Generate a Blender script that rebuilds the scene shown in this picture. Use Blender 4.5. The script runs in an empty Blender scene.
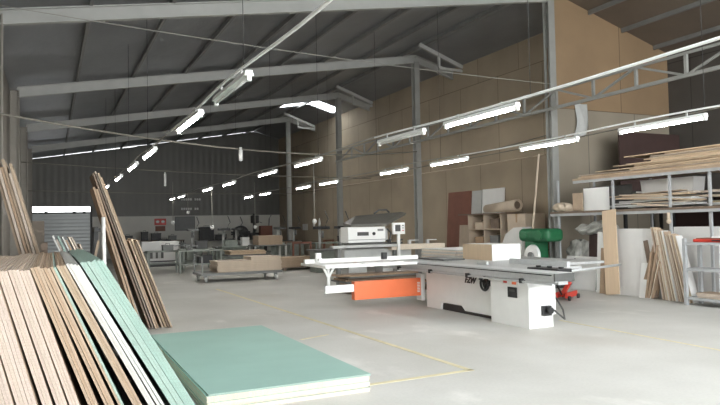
import bpy, bmesh, math, random
from mathutils import Vector, Matrix
random.seed(7)
SC = bpy.context.scene
COL = SC.collection
PI = math.pi
R = math.radians

# ------------------------------------------------------------------ materials
def srgb(r, g, b):
    f = lambda c: (c/255/12.92) if c/255 <= .04045 else ((c/255+.055)/1.055)**2.4
    return (f(r), f(g), f(b), 1)

def mat(name, c, var=.12, scale=6, rough=.6, metal=0, bump=0, bscale=40, stretch=(1, 1, 1), fine=0, coord='Object'):
    """procedural noise-varied surface"""
    m = bpy.data.materials.new(name); m.use_nodes = True
    nt = m.node_tree; N = nt.nodes; L = nt.links
    b = N['Principled BSDF']
    tc = N.new('ShaderNodeTexCoord'); mp = N.new('ShaderNodeMapping'); mp.inputs['Scale'].default_value = stretch
    L.new(tc.outputs[coord], mp.inputs['Vector'])
    nz = N.new('ShaderNodeTexNoise'); nz.inputs['Scale'].default_value = scale; nz.inputs['Detail'].default_value = 5
    L.new(mp.outputs[0], nz.inputs['Vector'])
    rp = N.new('ShaderNodeValToRGB')
    k0, k1 = 1-var, 1+var
    rp.color_ramp.elements[0].position = .3; rp.color_ramp.elements[1].position = .7
    rp.color_ramp.elements[0].color = (c[0]*k0, c[1]*k0, c[2]*k0, 1)
    rp.color_ramp.elements[1].color = (min(1, c[0]*k1), min(1, c[1]*k1), min(1, c[2]*k1), 1)
    L.new(nz.outputs['Fac'], rp.inputs['Fac'])
    out = rp.outputs[0]
    if fine:
        n2 = N.new('ShaderNodeTexNoise'); n2.inputs['Scale'].default_value = fine; n2.inputs['Detail'].default_value = 3
        L.new(mp.outputs[0], n2.inputs['Vector'])
        r2 = N.new('ShaderNodeValToRGB'); r2.color_ramp.elements[0].position = .35; r2.color_ramp.elements[1].position = .6
        r2.color_ramp.elements[0].color = (.72, .68, .64, 1); r2.color_ramp.elements[1].color = (1, 1, 1, 1)
        L.new(n2.outputs['Fac'], r2.inputs['Fac'])
        mx = N.new('ShaderNodeMixRGB'); mx.blend_type = 'MULTIPLY'; mx.inputs[0].default_value = 1
        L.new(out, mx.inputs[1]); L.new(r2.outputs[0], mx.inputs[2]); out = mx.outputs[0]
    L.new(out, b.inputs['Base Color'])
    b.inputs['Roughness'].default_value = rough; b.inputs['Metallic'].default_value = metal
    if bump:
        n3 = N.new('ShaderNodeTexNoise'); n3.inputs['Scale'].default_value = bscale; n3.inputs['Detail'].default_value = 4
        L.new(mp.outputs[0], n3.inputs['Vector'])
        bp = N.new('ShaderNodeBump'); bp.inputs['Strength'].default_value = bump; bp.inputs['Distance'].default_value = .05
        L.new(n3.outputs['Fac'], bp.inputs['Height']); L.new(bp.outputs[0], b.inputs['Normal'])
    return m

M = {}
M['steel_light'] = mat('light_grey_painted_steel', srgb(172, 172, 168), .06, 3, .5)
M['steel_warm'] = mat('warm_grey_painted_steel', srgb(142, 137, 128), .06, 3, .55)
M['steel_blue'] = mat('blue_grey_painted_steel', srgb(150, 150, 145), .06, 3, .5)
M['purlin'] = mat('dull_galvanised_steel', srgb(128, 128, 126), .1, 3, .55)
M['steel_dark'] = mat('dark_steel', srgb(58, 58, 58), .15, 8, .5, .3)
M['galv'] = mat('galvanised_shelf_steel', srgb(172, 174, 175), .06, 10, .5, .1)
M['white'] = mat('white_enamel', srgb(236, 236, 233), .02, 5, .35)
M['white_dull'] = mat('white_laminate', srgb(222, 221, 218), .03, 3, .5)
M['alu'] = mat('machined_aluminium', srgb(196, 198, 198), .05, 20, .42, .3, stretch=(8, 1, 1))
M['iron'] = mat('ground_cast_iron', srgb(176, 177, 176), .08, 15, .42, .25)
M['orange'] = mat('orange_enamel', srgb(236, 122, 78), .04, 4, .4)
M['red'] = mat('red_paint', srgb(196, 60, 46), .08, 6, .45)
M['black'] = mat('black_plastic', srgb(34, 34, 35), .15, 12, .45)
M['dgrey'] = mat('dark_grey_plastic', srgb(78, 78, 76), .1, 8, .5)
M['hood_grey'] = mat('faded_grey_hood_sheet', srgb(92, 90, 84), .12, 2, .55)
M['mgrey'] = mat('mid_grey_paint', srgb(120, 121, 119), .08, 6, .5)
M['lgrey'] = mat('pale_grey_paint', srgb(190, 191, 188), .05, 6, .45)
M['green'] = mat('green_enamel', srgb(32, 98, 62), .12, 6, .4)
M['dgreen'] = mat('dull_green_machine_paint', srgb(132, 138, 130), .12, 6, .5)
M['chip'] = mat('particle_board_tan', srgb(184, 164, 142), .1, 4, .75, fine=160)
M['chip_pale'] = mat('particle_board_edge_pale', srgb(200, 186, 172), .07, 5, .8, fine=140)
M['chip_pink'] = mat('particle_board_edge_pinkish', srgb(206, 190, 178), .06, 5, .8, fine=140)
M['chip_brown'] = mat('particle_board_brown', srgb(178, 154, 130), .12, 5, .75, fine=120)
M['chip_dark'] = mat('aged_board_brown', srgb(118, 102, 88), .15, 5, .75)
M['rust'] = mat('reddish_brown_panel', srgb(128, 82, 66), .1, 3, .6)
M['umber'] = mat('dark_brown_panel', srgb(66, 48, 44), .1, 3, .6)
M['wood'] = mat('pale_timber', srgb(206, 184, 156), .1, 4, .65, stretch=(1, 1, .08), fine=60)
M['tan'] = mat('tan_veneer_board', srgb(212, 188, 158), .05, 3, .6, stretch=(6, 6, .4))
M['cream'] = mat('cream_board_edge', srgb(232, 220, 202), .05, 6, .75, fine=120)
M['mr_green'] = mat('moisture_board_green_face', srgb(146, 178, 167), .045, 1.6, .6)
M['mr_green_edge'] = mat('moisture_board_green_edge', srgb(162, 186, 176), .07, 8, .75, fine=120)
M['white_edge'] = mat('white_board_edge', srgb(196, 195, 189), .04, 8, .7)
M['plastic_sheet'] = mat('crumpled_clear_plastic', srgb(170, 170, 164), .15, 9, .3, bump=.6, bscale=14)
M['card'] = mat('brown_cardboard', srgb(176, 148, 120), .08, 5, .8)
M['card_pale'] = mat('pale_cardboard', srgb(198, 182, 162), .06, 5, .8)
M['cable'] = mat('grey_cable_sheath', srgb(150, 148, 140), .06, 8, .55)
M['cable_dark'] = mat('dusty_dark_cable', srgb(124, 120, 110), .08, 8, .6)
M['conduit'] = mat('white_pvc_conduit', srgb(240, 240, 238), .02, 8, .4)
M['yellow'] = mat('worn_yellow_floor_paint', srgb(206, 196, 160), .12, 5, .75)
M['tape'] = mat('blue_tape', srgb(70, 104, 140), .1, 5, .5)

def emit(name, col, s):
    m = bpy.data.materials.new(name); m.use_nodes = True
    nt = m.node_tree; b = nt.nodes['Principled BSDF']
    nz = nt.nodes.new('ShaderNodeTexNoise'); nz.inputs['Scale'].default_value = 2
    rp = nt.nodes.new('ShaderNodeValToRGB')
    rp.color_ramp.elements[0].color = (col[0]*.97, col[1]*.97, col[2]*.97, 1); rp.color_ramp.elements[1].color = col
    nt.links.new(nz.outputs['Fac'], rp.inputs['Fac'])
    nt.links.new(rp.outputs[0], b.inputs['Emission Color']); b.inputs['Emission Strength'].default_value = s
    b.inputs['Base Color'].default_value = (.9, .9, .9, 1)
    return m
M['tube'] = emit('lit_fluorescent_tube', (1, .98, .93, 1), 88)

def floor_mat():
    m = bpy.data.materials.new('dusty_concrete_floor'); m.use_nodes = True
    nt = m.node_tree; N = nt.nodes; L = nt.links; b = N['Principled BSDF']
    tc = N.new('ShaderNodeTexCoord')
    def noise(s, d, st=(1, 1, 1)):
        mp = N.new('ShaderNodeMapping'); mp.inputs['Scale'].default_value = st; L.new(tc.outputs['Object'], mp.inputs[0])
        n = N.new('ShaderNodeTexNoise'); n.inputs['Scale'].default_value = s; n.inputs['Detail'].default_value = d
        L.new(mp.outputs[0], n.inputs['Vector']); return n.outputs['Fac']
    def ramp(f, a, c0, z, c1):
        r = N.new('ShaderNodeValToRGB'); e = r.color_ramp.elements
        e[0].position = a; e[0].color = c0; e[1].position = z; e[1].color = c1; L.new(f, r.inputs[0]); return r.outputs[0]
    def mix(mode, f, a, c):
        x = N.new('ShaderNodeMixRGB'); x.blend_type = mode
        if isinstance(f, float): x.inputs[0].default_value = f
        else: L.new(f, x.inputs[0])
        L.new(a, x.inputs[1])
        if isinstance(c, tuple): x.inputs[2].default_value = c
        else: L.new(c, x.inputs[2])
        return x.outputs[0]
    base = ramp(noise(.55, 6), .3, srgb(180, 178, 171), .7, srgb(201, 199, 193))
    stain = ramp(noise(.35, 5, (1, .6, 1)), .56, (0, 0, 0, 1), .74, (1, 1, 1, 1))
    sf = N.new('ShaderNodeMath'); sf.operation = 'MULTIPLY'; sf.inputs[1].default_value = .45; L.new(stain, sf.inputs[0])
    c = mix('MIX', sf.outputs[0], base, srgb(158, 148, 134))
    dust = ramp(noise(.8, 7, (1.3, .8, 1)), .61, (0, 0, 0, 1), .7, (1, 1, 1, 1))
    df = N.new('ShaderNodeMath'); df.operation = 'MULTIPLY'; df.inputs[1].default_value = .5; L.new(dust, df.inputs[0])
    c = mix('MIX', df.outputs[0], c, srgb(226, 222, 216))
    fine = ramp(noise(30, 4), .3, (.94, .94, .94, 1), .6, (1, 1, 1, 1))
    c = mix('MULTIPLY', 1.0, c, fine)
    L.new(c, b.inputs['Base Color']); b.inputs['Roughness'].default_value = .58
    return m

def panel_mat(name, c, axis, pw, ph, z0, var=.12, seam=.45, stain=None):
    """sheets nailed edge to edge with dark seams; axis = the horizontal world axis of the wall"""
    m = bpy.data.materials.new(name); m.use_nodes = True
    nt = m.node_tree; N = nt.nodes; L = nt.links; b = N['Principled BSDF']
    tc = N.new('ShaderNodeTexCoord'); sp = N.new('ShaderNodeSeparateXYZ'); cb = N.new('ShaderNodeCombineXYZ')
    L.new(tc.outputs['Object'], sp.inputs[0]); L.new(sp.outputs[axis], cb.inputs[0])
    ad = N.new('ShaderNodeMath'); ad.inputs[1].default_value = -z0; L.new(sp.outputs['Z'], ad.inputs[0]); L.new(ad.outputs[0], cb.inputs[1])
    br = N.new('ShaderNodeTexBrick'); br.offset = .5; br.inputs['Scale'].default_value = 1
    br.inputs['Brick Width'].default_value = pw; br.inputs['Row Height'].default_value = ph
    br.inputs['Mortar Size'].default_value = .012; br.inputs['Mortar Smooth'].default_value = .2; br.inputs['Bias'].default_value = 0
    k = lambda f: (c[0]*f, c[1]*f, c[2]*f, 1)
    br.inputs['Color1'].default_value = k(1-var); br.inputs['Color2'].default_value = k(1+var); br.inputs['Mortar'].default_value = k(seam)
    L.new(cb.outputs[0], br.inputs['Vector'])
    nz = N.new('ShaderNodeTexNoise'); nz.inputs['Scale'].default_value = .7; nz.inputs['Detail'].default_value = 6; L.new(tc.outputs['Object'], nz.inputs['Vector'])
    rp = N.new('ShaderNodeValToRGB'); rp.color_ramp.elements[0].position = .3; rp.color_ramp.elements[1].position = .7
    rp.color_ramp.elements[0].color = (.86, .85, .84, 1); rp.color_ramp.elements[1].color = (1.08, 1.07, 1.05, 1); L.new(nz.outputs['Fac'], rp.inputs[0])
    mx = N.new('ShaderNodeMixRGB'); mx.blend_type = 'MULTIPLY'; mx.inputs[0].default_value = 1
    L.new(br.outputs['Color'], mx.inputs[1]); L.new(rp.outputs[0], mx.inputs[2])
    L.new(mx.outputs[0], b.inputs['Base Color']); b.inputs['Roughness'].default_value = .75
    return m

def corr_mat(name, c, axis, pitch, rough=.5, metal=.2):
    m = bpy.data.materials.new(name); m.use_nodes = True
    nt = m.node_tree; N = nt.nodes; L = nt.links; b = N['Principled BSDF']
    tc = N.new('ShaderNodeTexCoord')
    wv = N.new('ShaderNodeTexWave'); wv.bands_direction = axis; wv.inputs['Scale'].default_value = PI*2/pitch/20; wv.inputs['Distortion'].default_value = 0
    L.new(tc.outputs['Object'], wv.inputs['Vector'])
    nz = N.new('ShaderNodeTexNoise'); nz.inputs['Scale'].default_value = .8; nz.inputs['Detail'].default_value = 5; L.new(tc.outputs['Object'], nz.inputs['Vector'])
    rp = N.new('ShaderNodeValToRGB'); rp.color_ramp.elements[0].color = (c[0]*.85, c[1]*.85, c[2]*.85, 1); rp.color_ramp.elements[1].color = (c[0]*1.15, c[1]*1.15, c[2]*1.15, 1)
    L.new(nz.outputs['Fac'], rp.inputs[0]); L.new(rp.outputs[0], b.inputs['Base Color'])
    bp = N.new('ShaderNodeBump'); bp.inputs['Strength'].default_value = .4; bp.inputs['Distance'].default_value = .02
    L.new(wv.outputs['Fac'], bp.inputs['Height']); L.new(bp.outputs[0], b.inputs['Normal'])
    b.inputs['Roughness'].default_value = rough; b.inputs['Metallic'].default_value = metal
    return m

M['floor'] = floor_mat()
M['foil'] = mat('wrinkled_foil_insulation', srgb(146, 148, 152), .12, .8, .42, .55, bump=.55, bscale=1.6, stretch=(1, .5, 1))
M['roof_brown'] = mat('dusty_brown_roof_lining', srgb(118, 106, 94), .1, .8, .7, 0, bump=.2, bscale=2)
M['wall_chip'] = panel_mat('nailed_particle_board_wall', srgb(172, 158, 138), 'Y', 2.1, 2.75, .8, .06)
M['wall_cross'] = panel_mat('brown_board_partition', srgb(150, 126, 98), 'X', 3.1, 3.6, 4.5, .04)
M['wall_cross_low'] = panel_mat('grey_beige_board_partition', srgb(150, 141, 126), 'X', 1.7, 4.6, 0, .04)
M['wall_side'] = panel_mat('grey_painted_side_wall', srgb(86, 82, 78), 'Y', 2.4, 3, 0, .04)
M['wall_left'] = corr_mat('grey_profiled_sheet_wall', srgb(128, 122, 114), 'Y', .3)
M['wall_back_up'] = corr_mat('dark_profiled_sheet_wall', srgb(104, 103, 98), 'X', .35)
M['wall_back_low'] = mat('grey_rendered_block_wall', srgb(214, 212, 204), .06, .9, .8)
M['shutter'] = corr_mat('grey_slatted_shutter', srgb(160, 163, 162), 'Z', .2, .35, .35)
m = bpy.data.materials.new('frosted_roof_sheet'); m.use_nodes = True; nt = m.node_tree
tr = nt.nodes.new('ShaderNodeBsdfTranslucent'); tp = nt.nodes.new('ShaderNodeBsdfTransparent'); mxs = nt.nodes.new('ShaderNodeMixShader'); mxs.inputs[0].default_value = .55
nz = nt.nodes.new('ShaderNodeTexNoise'); nz.inputs['Scale'].default_value = 3; rp = nt.nodes.new('ShaderNodeValToRGB')
rp.color_ramp.elements[0].color = (.75, .78, .78, 1); rp.color_ramp.elements[1].color = (.95, .96, .95, 1)
nt.links.new(nz.outputs['Fac'], rp.inputs[0]); nt.links.new(rp.outputs[0], tr.inputs[0]); nt.links.new(tp.outputs[0], mxs.inputs[1]); nt.links.new(tr.outputs[0], mxs.inputs[2])
nt.links.new(mxs.outputs[0], nt.nodes['Material Output'].inputs['Surface']); M['skylight'] = m

# ------------------------------------------------------------------ mesh helpers
class G:
    """collects shapes in one bmesh; coordinates are given in the frame of the thing, or in the world with org = the thing's place"""
    def __init__(s, org=None):
        s.b = bmesh.new(); s.o = Vector(org) if org is not None else Vector((0, 0, 0))
    def box(s, x0, x1, y0, y1, z0, z1, bev=0, mi=0, rot=None, seg=2):
        r = bmesh.ops.create_cube(s.b, size=1)
        c = Vector(((x0+x1)/2, (y0+y1)/2, (z0+z1)/2)); d = Matrix.Diagonal((abs(x1-x0), abs(y1-y0), abs(z1-z0), 1))
        mt = Matrix.Translation(c-s.o) @ (rot.to_4x4() if rot else Matrix()) @ d
        bmesh.ops.transform(s.b, matrix=mt, verts=r['verts'])
        fs = {f for v in r['verts'] for f in v.link_faces}
        for f in fs: f.material_index = mi
        if bev:
            es = list({e for v in r['verts'] for e in v.link_edges})
            rr = bmesh.ops.bevel(s.b, geom=es, offset=bev, segments=seg, affect='EDGES', profile=.5)
            for f in rr['faces']: f.material_index = mi
        return s
    def cyl(s, p0, p1, r, r2=None, n=14, mi=0):
        p0 = Vector(p0)-s.o; p1 = Vector(p1)-s.o; d = p1-p0
        rr = bmesh.ops.create_cone(s.b, cap_ends=True, segments=n, radius1=r, radius2=r if r2 is None else r2, depth=d.length)
        bmesh.ops.transform(s.b, matrix=Matrix.Translation((p0+p1)/2) @ d.to_track_quat('Z', 'Y').to_matrix().to_4x4(), verts=rr['verts'])
        for f in {f for v in rr['verts'] for f in v.link_faces}: f.material_index = mi; f.smooth = len(f.verts) == 4
        return s
    def bar(s, p0, p1, w, h):
        """rectangular bar from p0 to p1"""
        p0 = Vector(p0)-s.o; p1 = Vector(p1)-s.o; d = (p1-p0); L = d.length; d.normalize()
        up = Vector((0, 0, 1)) if abs(d.z) < .95 else Vector((0, 1, 0))
        x = up.cross(d).normalized(); z = d.cross(x)
        mt = Matrix((x, d, z)).transposed().to_4x4(); mt.translation = (p0+p1)/2
        r = bmesh.ops.create_cube(s.b, size=1)
        bmesh.ops.transform(s.b, matrix=mt @ Matrix.Diagonal((w, L, h, 1)), verts=r['verts']); return s
    def sph(s, c, r, sc=(1, 1, 1), u=14, v=9):
        rr = bmesh.ops.create_uvsphere(s.b, u_segments=u, v_segments=v, radius=r)
        bmesh.ops.transform(s.b, matrix=Matrix.Translation(Vector(c)-s.o) @ Matrix.Diagonal((*sc, 1)), verts=rr['verts'])
        for f in {f for w in rr['verts'] for f in w.link_faces}: f.smooth = True
        return s
    def tube(s, pts, r, n=6):
        pts = [Vector(p)-s.o for p in pts]; rings = []
        for i, p in enumerate(pts):
            d = (pts[min(i+1, len(pts)-1)]-pts[max(i-1, 0)]).normalized()
            up = Vector((0, 0, 1)) if abs(d.z) < .9 else Vector((1, 0, 0))
            x = d.cross(up).normalized(); y = d.cross(x)
            rings.append([s.b.verts.new(p+(x*math.cos(a)+y*math.sin(a))*r) for a in [2*PI*k/n for k in range(n)]])
        for a, b in zip(rings, rings[1:]):
            for k in range(n):
                f = s.b.faces.new((a[k], a[(k+1) % n], b[(k+1) % n], b[k])); f.smooth = True
        s.b.faces.new(rings[0][::-1]); s.b.faces.new(rings[-1]); return s
    def prism(s, poly, ext, mi=0):
        """polygon of 3d points extruded by ext"""
        e = Vector(ext); a = [s.b.verts.new(Vector(p)-s.o) for p in poly]; b = [s.b.verts.new(Vector(p)-s.o+e) for p in poly]; n = len(a)
        fs = [s.b.faces.new(a), s.b.faces.new(b[::-1])]
        for i in range(n): fs.append(s.b.faces.new((a[(i+1) % n], a[i], b[i], b[(i+1) % n])))
        for f in fs: f.material_index = mi
        bmesh.ops.recalc_face_normals(s.b, faces=fs); return s
    def grid(s, nx, ny, fn):
        vs = [[s.b.verts.new(Vector(fn(i/nx, j/ny))-s.o) for j in range(ny+1)] for i in range(nx+1)]
        for i in range(nx):
            for j in range(ny):
                f = s.b.faces.new((vs[i][j], vs[i+1][j], vs[i+1][j+1], vs[i][j+1])); f.smooth = True
        return s
    def out(s, name, ms, parent=None, solid=0):
        me = bpy.data.meshes.new(name); bmesh.ops.recalc_face_normals(s.b, faces=s.b.faces[:]); s.b.to_mesh(me); s.b.free()
        for m_ in (ms if isinstance(ms, (list, tuple)) else [ms]): me.materials.append(M[m_])
        o = bpy.data.objects.new(name, me); COL.objects.link(o)
        if parent is not None: o.parent = parent
        if solid:
            md = o.modifiers.new('thickness', 'SOLIDIFY'); md.thickness = solid
        return o

def tag(o, label, cat, group=None, kind=None):
    o['label'] = label; o['category'] = cat
    if group: o['group'] = group
    if kind: o['kind'] = kind
    return o
def thing(name, label, cat, loc=(0, 0, 0), rz=0, group=None):
    o = bpy.data.objects.new(name, None); o.empty_display_size = .2; COL.objects.link(o)
    o.location = loc; o.rotation_euler = (0, 0, rz)
    return tag(o, label, cat, group)
def kids(o): return [c for c in COL.objects if c.parent is o]
def dup(root, loc, rz=0, label=None, group=None):
    def cp(o, par):
        c = o.copy(); COL.objects.link(c)
        if par is not None: c.parent = par
        for ch in list(o.children): cp(ch, c)
        return c
    r = cp(root, None); r.location = loc; r.rotation_euler = (0, 0, rz)
    if label: r['label'] = label
    if group: r['group'] = group
    return r
def struct(name, g, m_, parent=None):
    o = g.out(name, m_, parent); o['kind'] = 'structure'; return o
ORD = 'first second third fourth fifth sixth seventh eighth ninth tenth eleventh twelfth thirteenth fourteenth fifteenth sixteenth seventeenth eighteenth nineteenth twentieth'.split()
ORD += ['twenty-'+w for w in ORD[:9]] + ['thirtieth'] + ['thirty-'+w for w in ORD[:9]] + ['fortieth'] + ['forty-'+w for w in ORD[:9]]

_bc = {}
def board(name, L, W, T, face, edge, mx, label, cat='board', group=None):
    """a sheet: x = thickness, y = length, z = width; placed by the matrix mx of its lower corner"""
    key = (round(L, 3), round(W, 3), round(T, 4), face, edge)
    if key not in _bc:
        g = G(); g.box(0, T, 0, L, 0, W)
        for f in g.b.faces: f.material_index = 0 if abs(f.normal.x) > .9 else 1
        me = bpy.data.meshes.new(name); g.b.to_mesh(me); g.b.free(); me.materials.append(M[face]); me.materials.append(M[edge]); _bc[key] = me
    o = bpy.data.objects.new(name, _bc[key]); COL.objects.link(o); o.matrix_world = mx
    return tag(o, label, cat, group)
def lean_mx(foot, ang, yaw=0):
    """leans towards -X by ang from the vertical, then yawed"""
    return Matrix.Translation(foot) @ Matrix.Rotation(yaw, 4, 'Z') @ Matrix.Rotation(-ang, 4, 'Y')
def flat_mx(loc, yaw=0, tilt=0):
    """lying flat: thickness up; length along Y, width along -X turned to +X"""
    return Matrix.Translation(loc) @ Matrix.Rotation(yaw, 4, 'Z') @ Matrix.Rotation(tilt, 4, 'X') @ Matrix(((0, 0, 1, 0), (0, 1, 0, 0), (1, 0, 0, 0), (0, 0, 0, 1)))

# ------------------------------------------------------------------ the hall
XL, XR, XC, XS, YB, YF = -1.0, 13.0, 11.45, 15.8, 39.0, -6.0
skL = lambda x: 5.56 + .165*(x+.77)            # underside of the roof, long slope
RZ = skL(XC)
skR = lambda x: RZ - .29*(x-XC)                # short slope beyond the ridge
frames = [-.7, 5.97, 12.66, 19.35, 26.04, 32.73]

g = G(); g.box(XL-.2, XS+.2, YF-14, YB+.2, -.2, 0); struct('floor', g, 'floor')
g = G(); g.box(XL-.12, XL, YF, YB+.1, 0, skL(XL)+.02); struct('wall_left', g, 'wall_left')
# end wall: dark sheet over a rendered block base, with a roller shutter near the side wall
DX1 = 2.05
g = G(); g.box(DX1, XR, YB, YB+.2, 0, 2.38); struct('wall_back', g, 'wall_back_low')
g = G(); gap = .02
g.prism([(XL-.1, YB+.02, 2.95), (DX1, YB+.02, 2.95), (DX1, YB+.02, 2.38), (XR+.1, YB+.02, 2.38), (XR+.1, YB+.02, skR(XR)-gap), (XC, YB+.02, RZ-gap), (4.5, YB+.02, skL(4.5)-gap), (4.4, YB+.02, skL(4.4)-.035), (XL-.1, YB+.02, skL(XL)-.035)], (0, .12, 0))
struct('wall_back_upper', g, 'wall_back_up')
d = thing('door_1', 'grey slatted roller shutter in the end wall under a bright daylight strip', 'door', (0, YB+.05, 0)); d['kind'] = 'structure'
g = G((0, YB+.05, 0)); g.box(XL, DX1, YB+.04, YB+.1, 0, 2.62); struct('shutter_curtain', g, 'shutter', d)
g = G((0, YB+.05, 0)); g.box(XL-.05, XL+.05, YB-.05, YB+.12, 0, 2.95).box(DX1-.05, DX1+.06, YB-.05, YB+.12, 0, 2.95).box(XL, DX1, YB-.02, YB+.1, 2.58, 2.66).box(XL, DX1, YB, YB+.06, 2.76, 2.78)
for x in (-.2, 1.2, 1.7): g.box(x-.07, x+.07, YB-.06, YB+.03, 2.56, 2.7)
struct('shutter_frame', g, 'steel_dark', d)
# board partition along the ridge columns, and across at the second frame
g = G(); g.prism([(XR, 12.79, 0), (XR, YB+.1, 0), (XR, YB+.1, skR(XR)+.03), (XR, 12.79, skR(XR)+.03)], (.1, 0, 0)); struct('wall_right', g, 'wall_chip')
zs = 4.5
g = G(); g.prism([(XC-.02, 12.72, zs), (XS+.1, 12.72, zs), (XS+.1, 12.72, skR(XS+.1)-.01), (XC, 12.72, RZ-.01)], (0, .08, 0)); struct('wall_partition_upper', g, 'wall_cross')
g = G(); g.box(XC-.02, XS+.1, 12.74, 12.8, 0, zs); struct('wall_partition', g, 'wall_cross_low')
g = G(); g.box(XS, XS+.12, YF, 12.74, 0, skR(XS)+.02); struct('wall_side', g, 'wall_side')
# roof skins with the rooflight cut out near the ridge
SY0, SY1, SX0, SX1 = 28.5, 29.6, 9.9, 12.7
def slab(x0, x1, y0, y1, sk, th=.06):
    return [(x0, y0, sk(x0)), (x1, y0, sk(x1)), (x1, y0, sk(x1)+th), (x0, y0, sk(x0)+th)], (0, y1-y0, 0)
g = G()
RL = [(1.2, 3.2), (4.6, 6.6), (8.0, 10.0)]      # unseen roof openings over the gate end, added for overhead daylight
xs_ = [XL-.15]+[v for p in RL for v in p]+[XC]
for i in range(0, len(xs_), 2): g.prism(*slab(xs_[i], xs_[i+1], -4.0, 4.2, skL))
for a in ((XL-.15, XC, YF, -4.0), (XL-.15, XC, 4.2, SY0), (XL-.15, SX0, SY0, SY1), (XL-.15, XC, SY1, YB+.3)): g.prism(*slab(*a, skL))
struct('ceiling', g, 'foil')
g = G()
for a in ((XC, XS+.15, YF, 12.85),): g.prism(*slab(*a, skR))
struct('ceiling_side', g, 'roof_brown')
g = G()
for a in ((XC, XR+.1, 12.85, SY0), (SX1, XR+.1, SY0, SY1), (XC, XR+.1, SY1, YB+.3)): g.prism(*slab(*a, skR))
struct('ceiling_ridge', g, 'foil')
for i, (x0, x1, sk, ya, yb_) in enumerate([(SX0, XC-.12, skL, SY0, SY1), (XC+.12, SX1, skR, SY0, SY1)]+[(p, q, skL, -4.0, 4.2) for p, q in RL]):  # ridge pair first, then the added unseen strips at the gate end
    g = G(); g.prism(*slab(x0, x1, ya, yb_, sk, .02)); o = struct('window_%d' % (i+1), g, 'skylight')
# portal frames
def ibeam(g, p0, p1, h=.25, w=.13):
    p0 = Vector(p0); p1 = Vector(p1)
    g.bar(p0+Vector((0, 0, h/2)), p1+Vector((0, 0, h/2)), .02, h)
    g.bar(p0, p1, w, .022); g.bar(p0+Vector((0, 0, h)), p1+Vector((0, 0, h)), w, .022)
for Y in frames:
    g = G(); ibeam(g, (-.77, Y, skL(-.77)-.37), (XC, Y, RZ-.37)); struct('roof_beam', g, 'steel_light')
    if Y == 12.66: pass
    else: g = G(); ibeam(g, (XC, Y, RZ-.37), (XR if Y > 13 else XS, Y, skR(XR if Y > 13 else XS)-.37)); struct('ridge_beam', g, 'steel_light')
    if Y > 6:
        g = G(); w = .2
        for x, y0, zt in ((XC, Y, RZ-.35),):
            g.box(x-.01, x+.01, y0-w/2, y0+w/2, 0, zt).box(x-w/2, x+w/2, y0-w/2-.01, y0-w/2+.012, 0, zt).box(x-w/2, x+w/2, y0+w/2-.012, y0+w/2+.01, 0, zt).box(x-.17, x+.17, y0-.17, y0+.17, 0, .03)
        struct('column', g, 'steel_blue')
    if Y > 6:
        g = G(); x = -.84; zt = skL(-.77)-.2
        g.box(x-.1, x+.1, Y-.01, Y+.01, 0, zt).box(x-.11, x-.09, Y-.09, Y+.09, 0, zt).box(x+.09, x+.11, Y-.09, Y+.09, 0, zt).box(x-.14, x+.15, Y-.14, Y+.14, 0, .03)
        struct('column', g, 'steel_warm')
for k in range(8):
    x = .68 + 1.46*k
    g = G(); g.box(x-.03, x+.03, YF, YB, skL(x)-.12, skL(x)-.005); struct('purlin', g, 'purlin')
for x in (12.87, 14.05, 15.26):
    g = G(); g.box(x-.03, x+.03, YF, 12.7, skR(x)-.12, skR(x)-.005); struct('purlin', g, 'purlin')
# sloping knee braces between the ridge and the board wall
for Y in (17.75, 24.4, 31.1):
    g = G(); a = Vector((10.67, Y, skL(10.67)-.1)); b = Vector((12.3, Y, 6.75))
    g.bar(a, b, .1, .12); g.bar(a+(b-a)*.45, a+(b-a)*.45-Vector((0, 0, .42)), .07, .07)
    g.bar(a+(b-a)*.45-Vector((0, 0, .42)), b-Vector((0, 0, .12)), .06, .08)
    struct('ridge_brace', g, 'steel_light')
# longitudinal truss along the columns
XT = XC-.16
zb = lambda y: 4.42 + .0*(y); zt = 4.86
tr = bpy.data.objects.new('truss_beam', None); COL.objects.link(tr); tr.location = (XT, 13, 4.4); tr['kind'] = 'structure'
org = (XT, 13, 4.4)
g = G(org); g.bar((XT, 4, 4.42), (XT, 26, 4.42), .07, .07); struct('bottom_chord', g, 'steel_blue', tr)
g = G(org); g.bar((XT, 4, 4.86), (XT, 26, 4.86), .05, .05); struct('top_chord', g, 'steel_blue', tr)
k = 0; y = 6.24
while y < 25.5:
    g = G(org); g.bar((XT, y, 4.4), (XT, y, 4.86), .06, .06); struct('truss_post', g, 'steel_blue', tr)
    g = G(org); p, q = (4.86, 4.42) if k % 2 else (4.42, 4.86)
    g.bar((XT, y, p), (XT, y+1.21, q), .045, .045); struct('truss_diagonal', g, 'steel_blue', tr)
    y += 1.21; k += 1
# floor paint
def mark(p0, p1, w=.07):
    g = G(); p0 = Vector((*p0, .002)); p1 = Vector((*p1, .002)); g.bar(p0, p1, w, .003); struct('floor_marking', g, 'yellow')
mark((3.95, 17.2), (4.13, 5.93)); mark((4.16, 5.95), (2.82, 5.92)); mark((3.2, 8.75), (3.7, 8.93), .05); mark((7.45, 8.2), (7.3, 4.4), .05)

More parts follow.
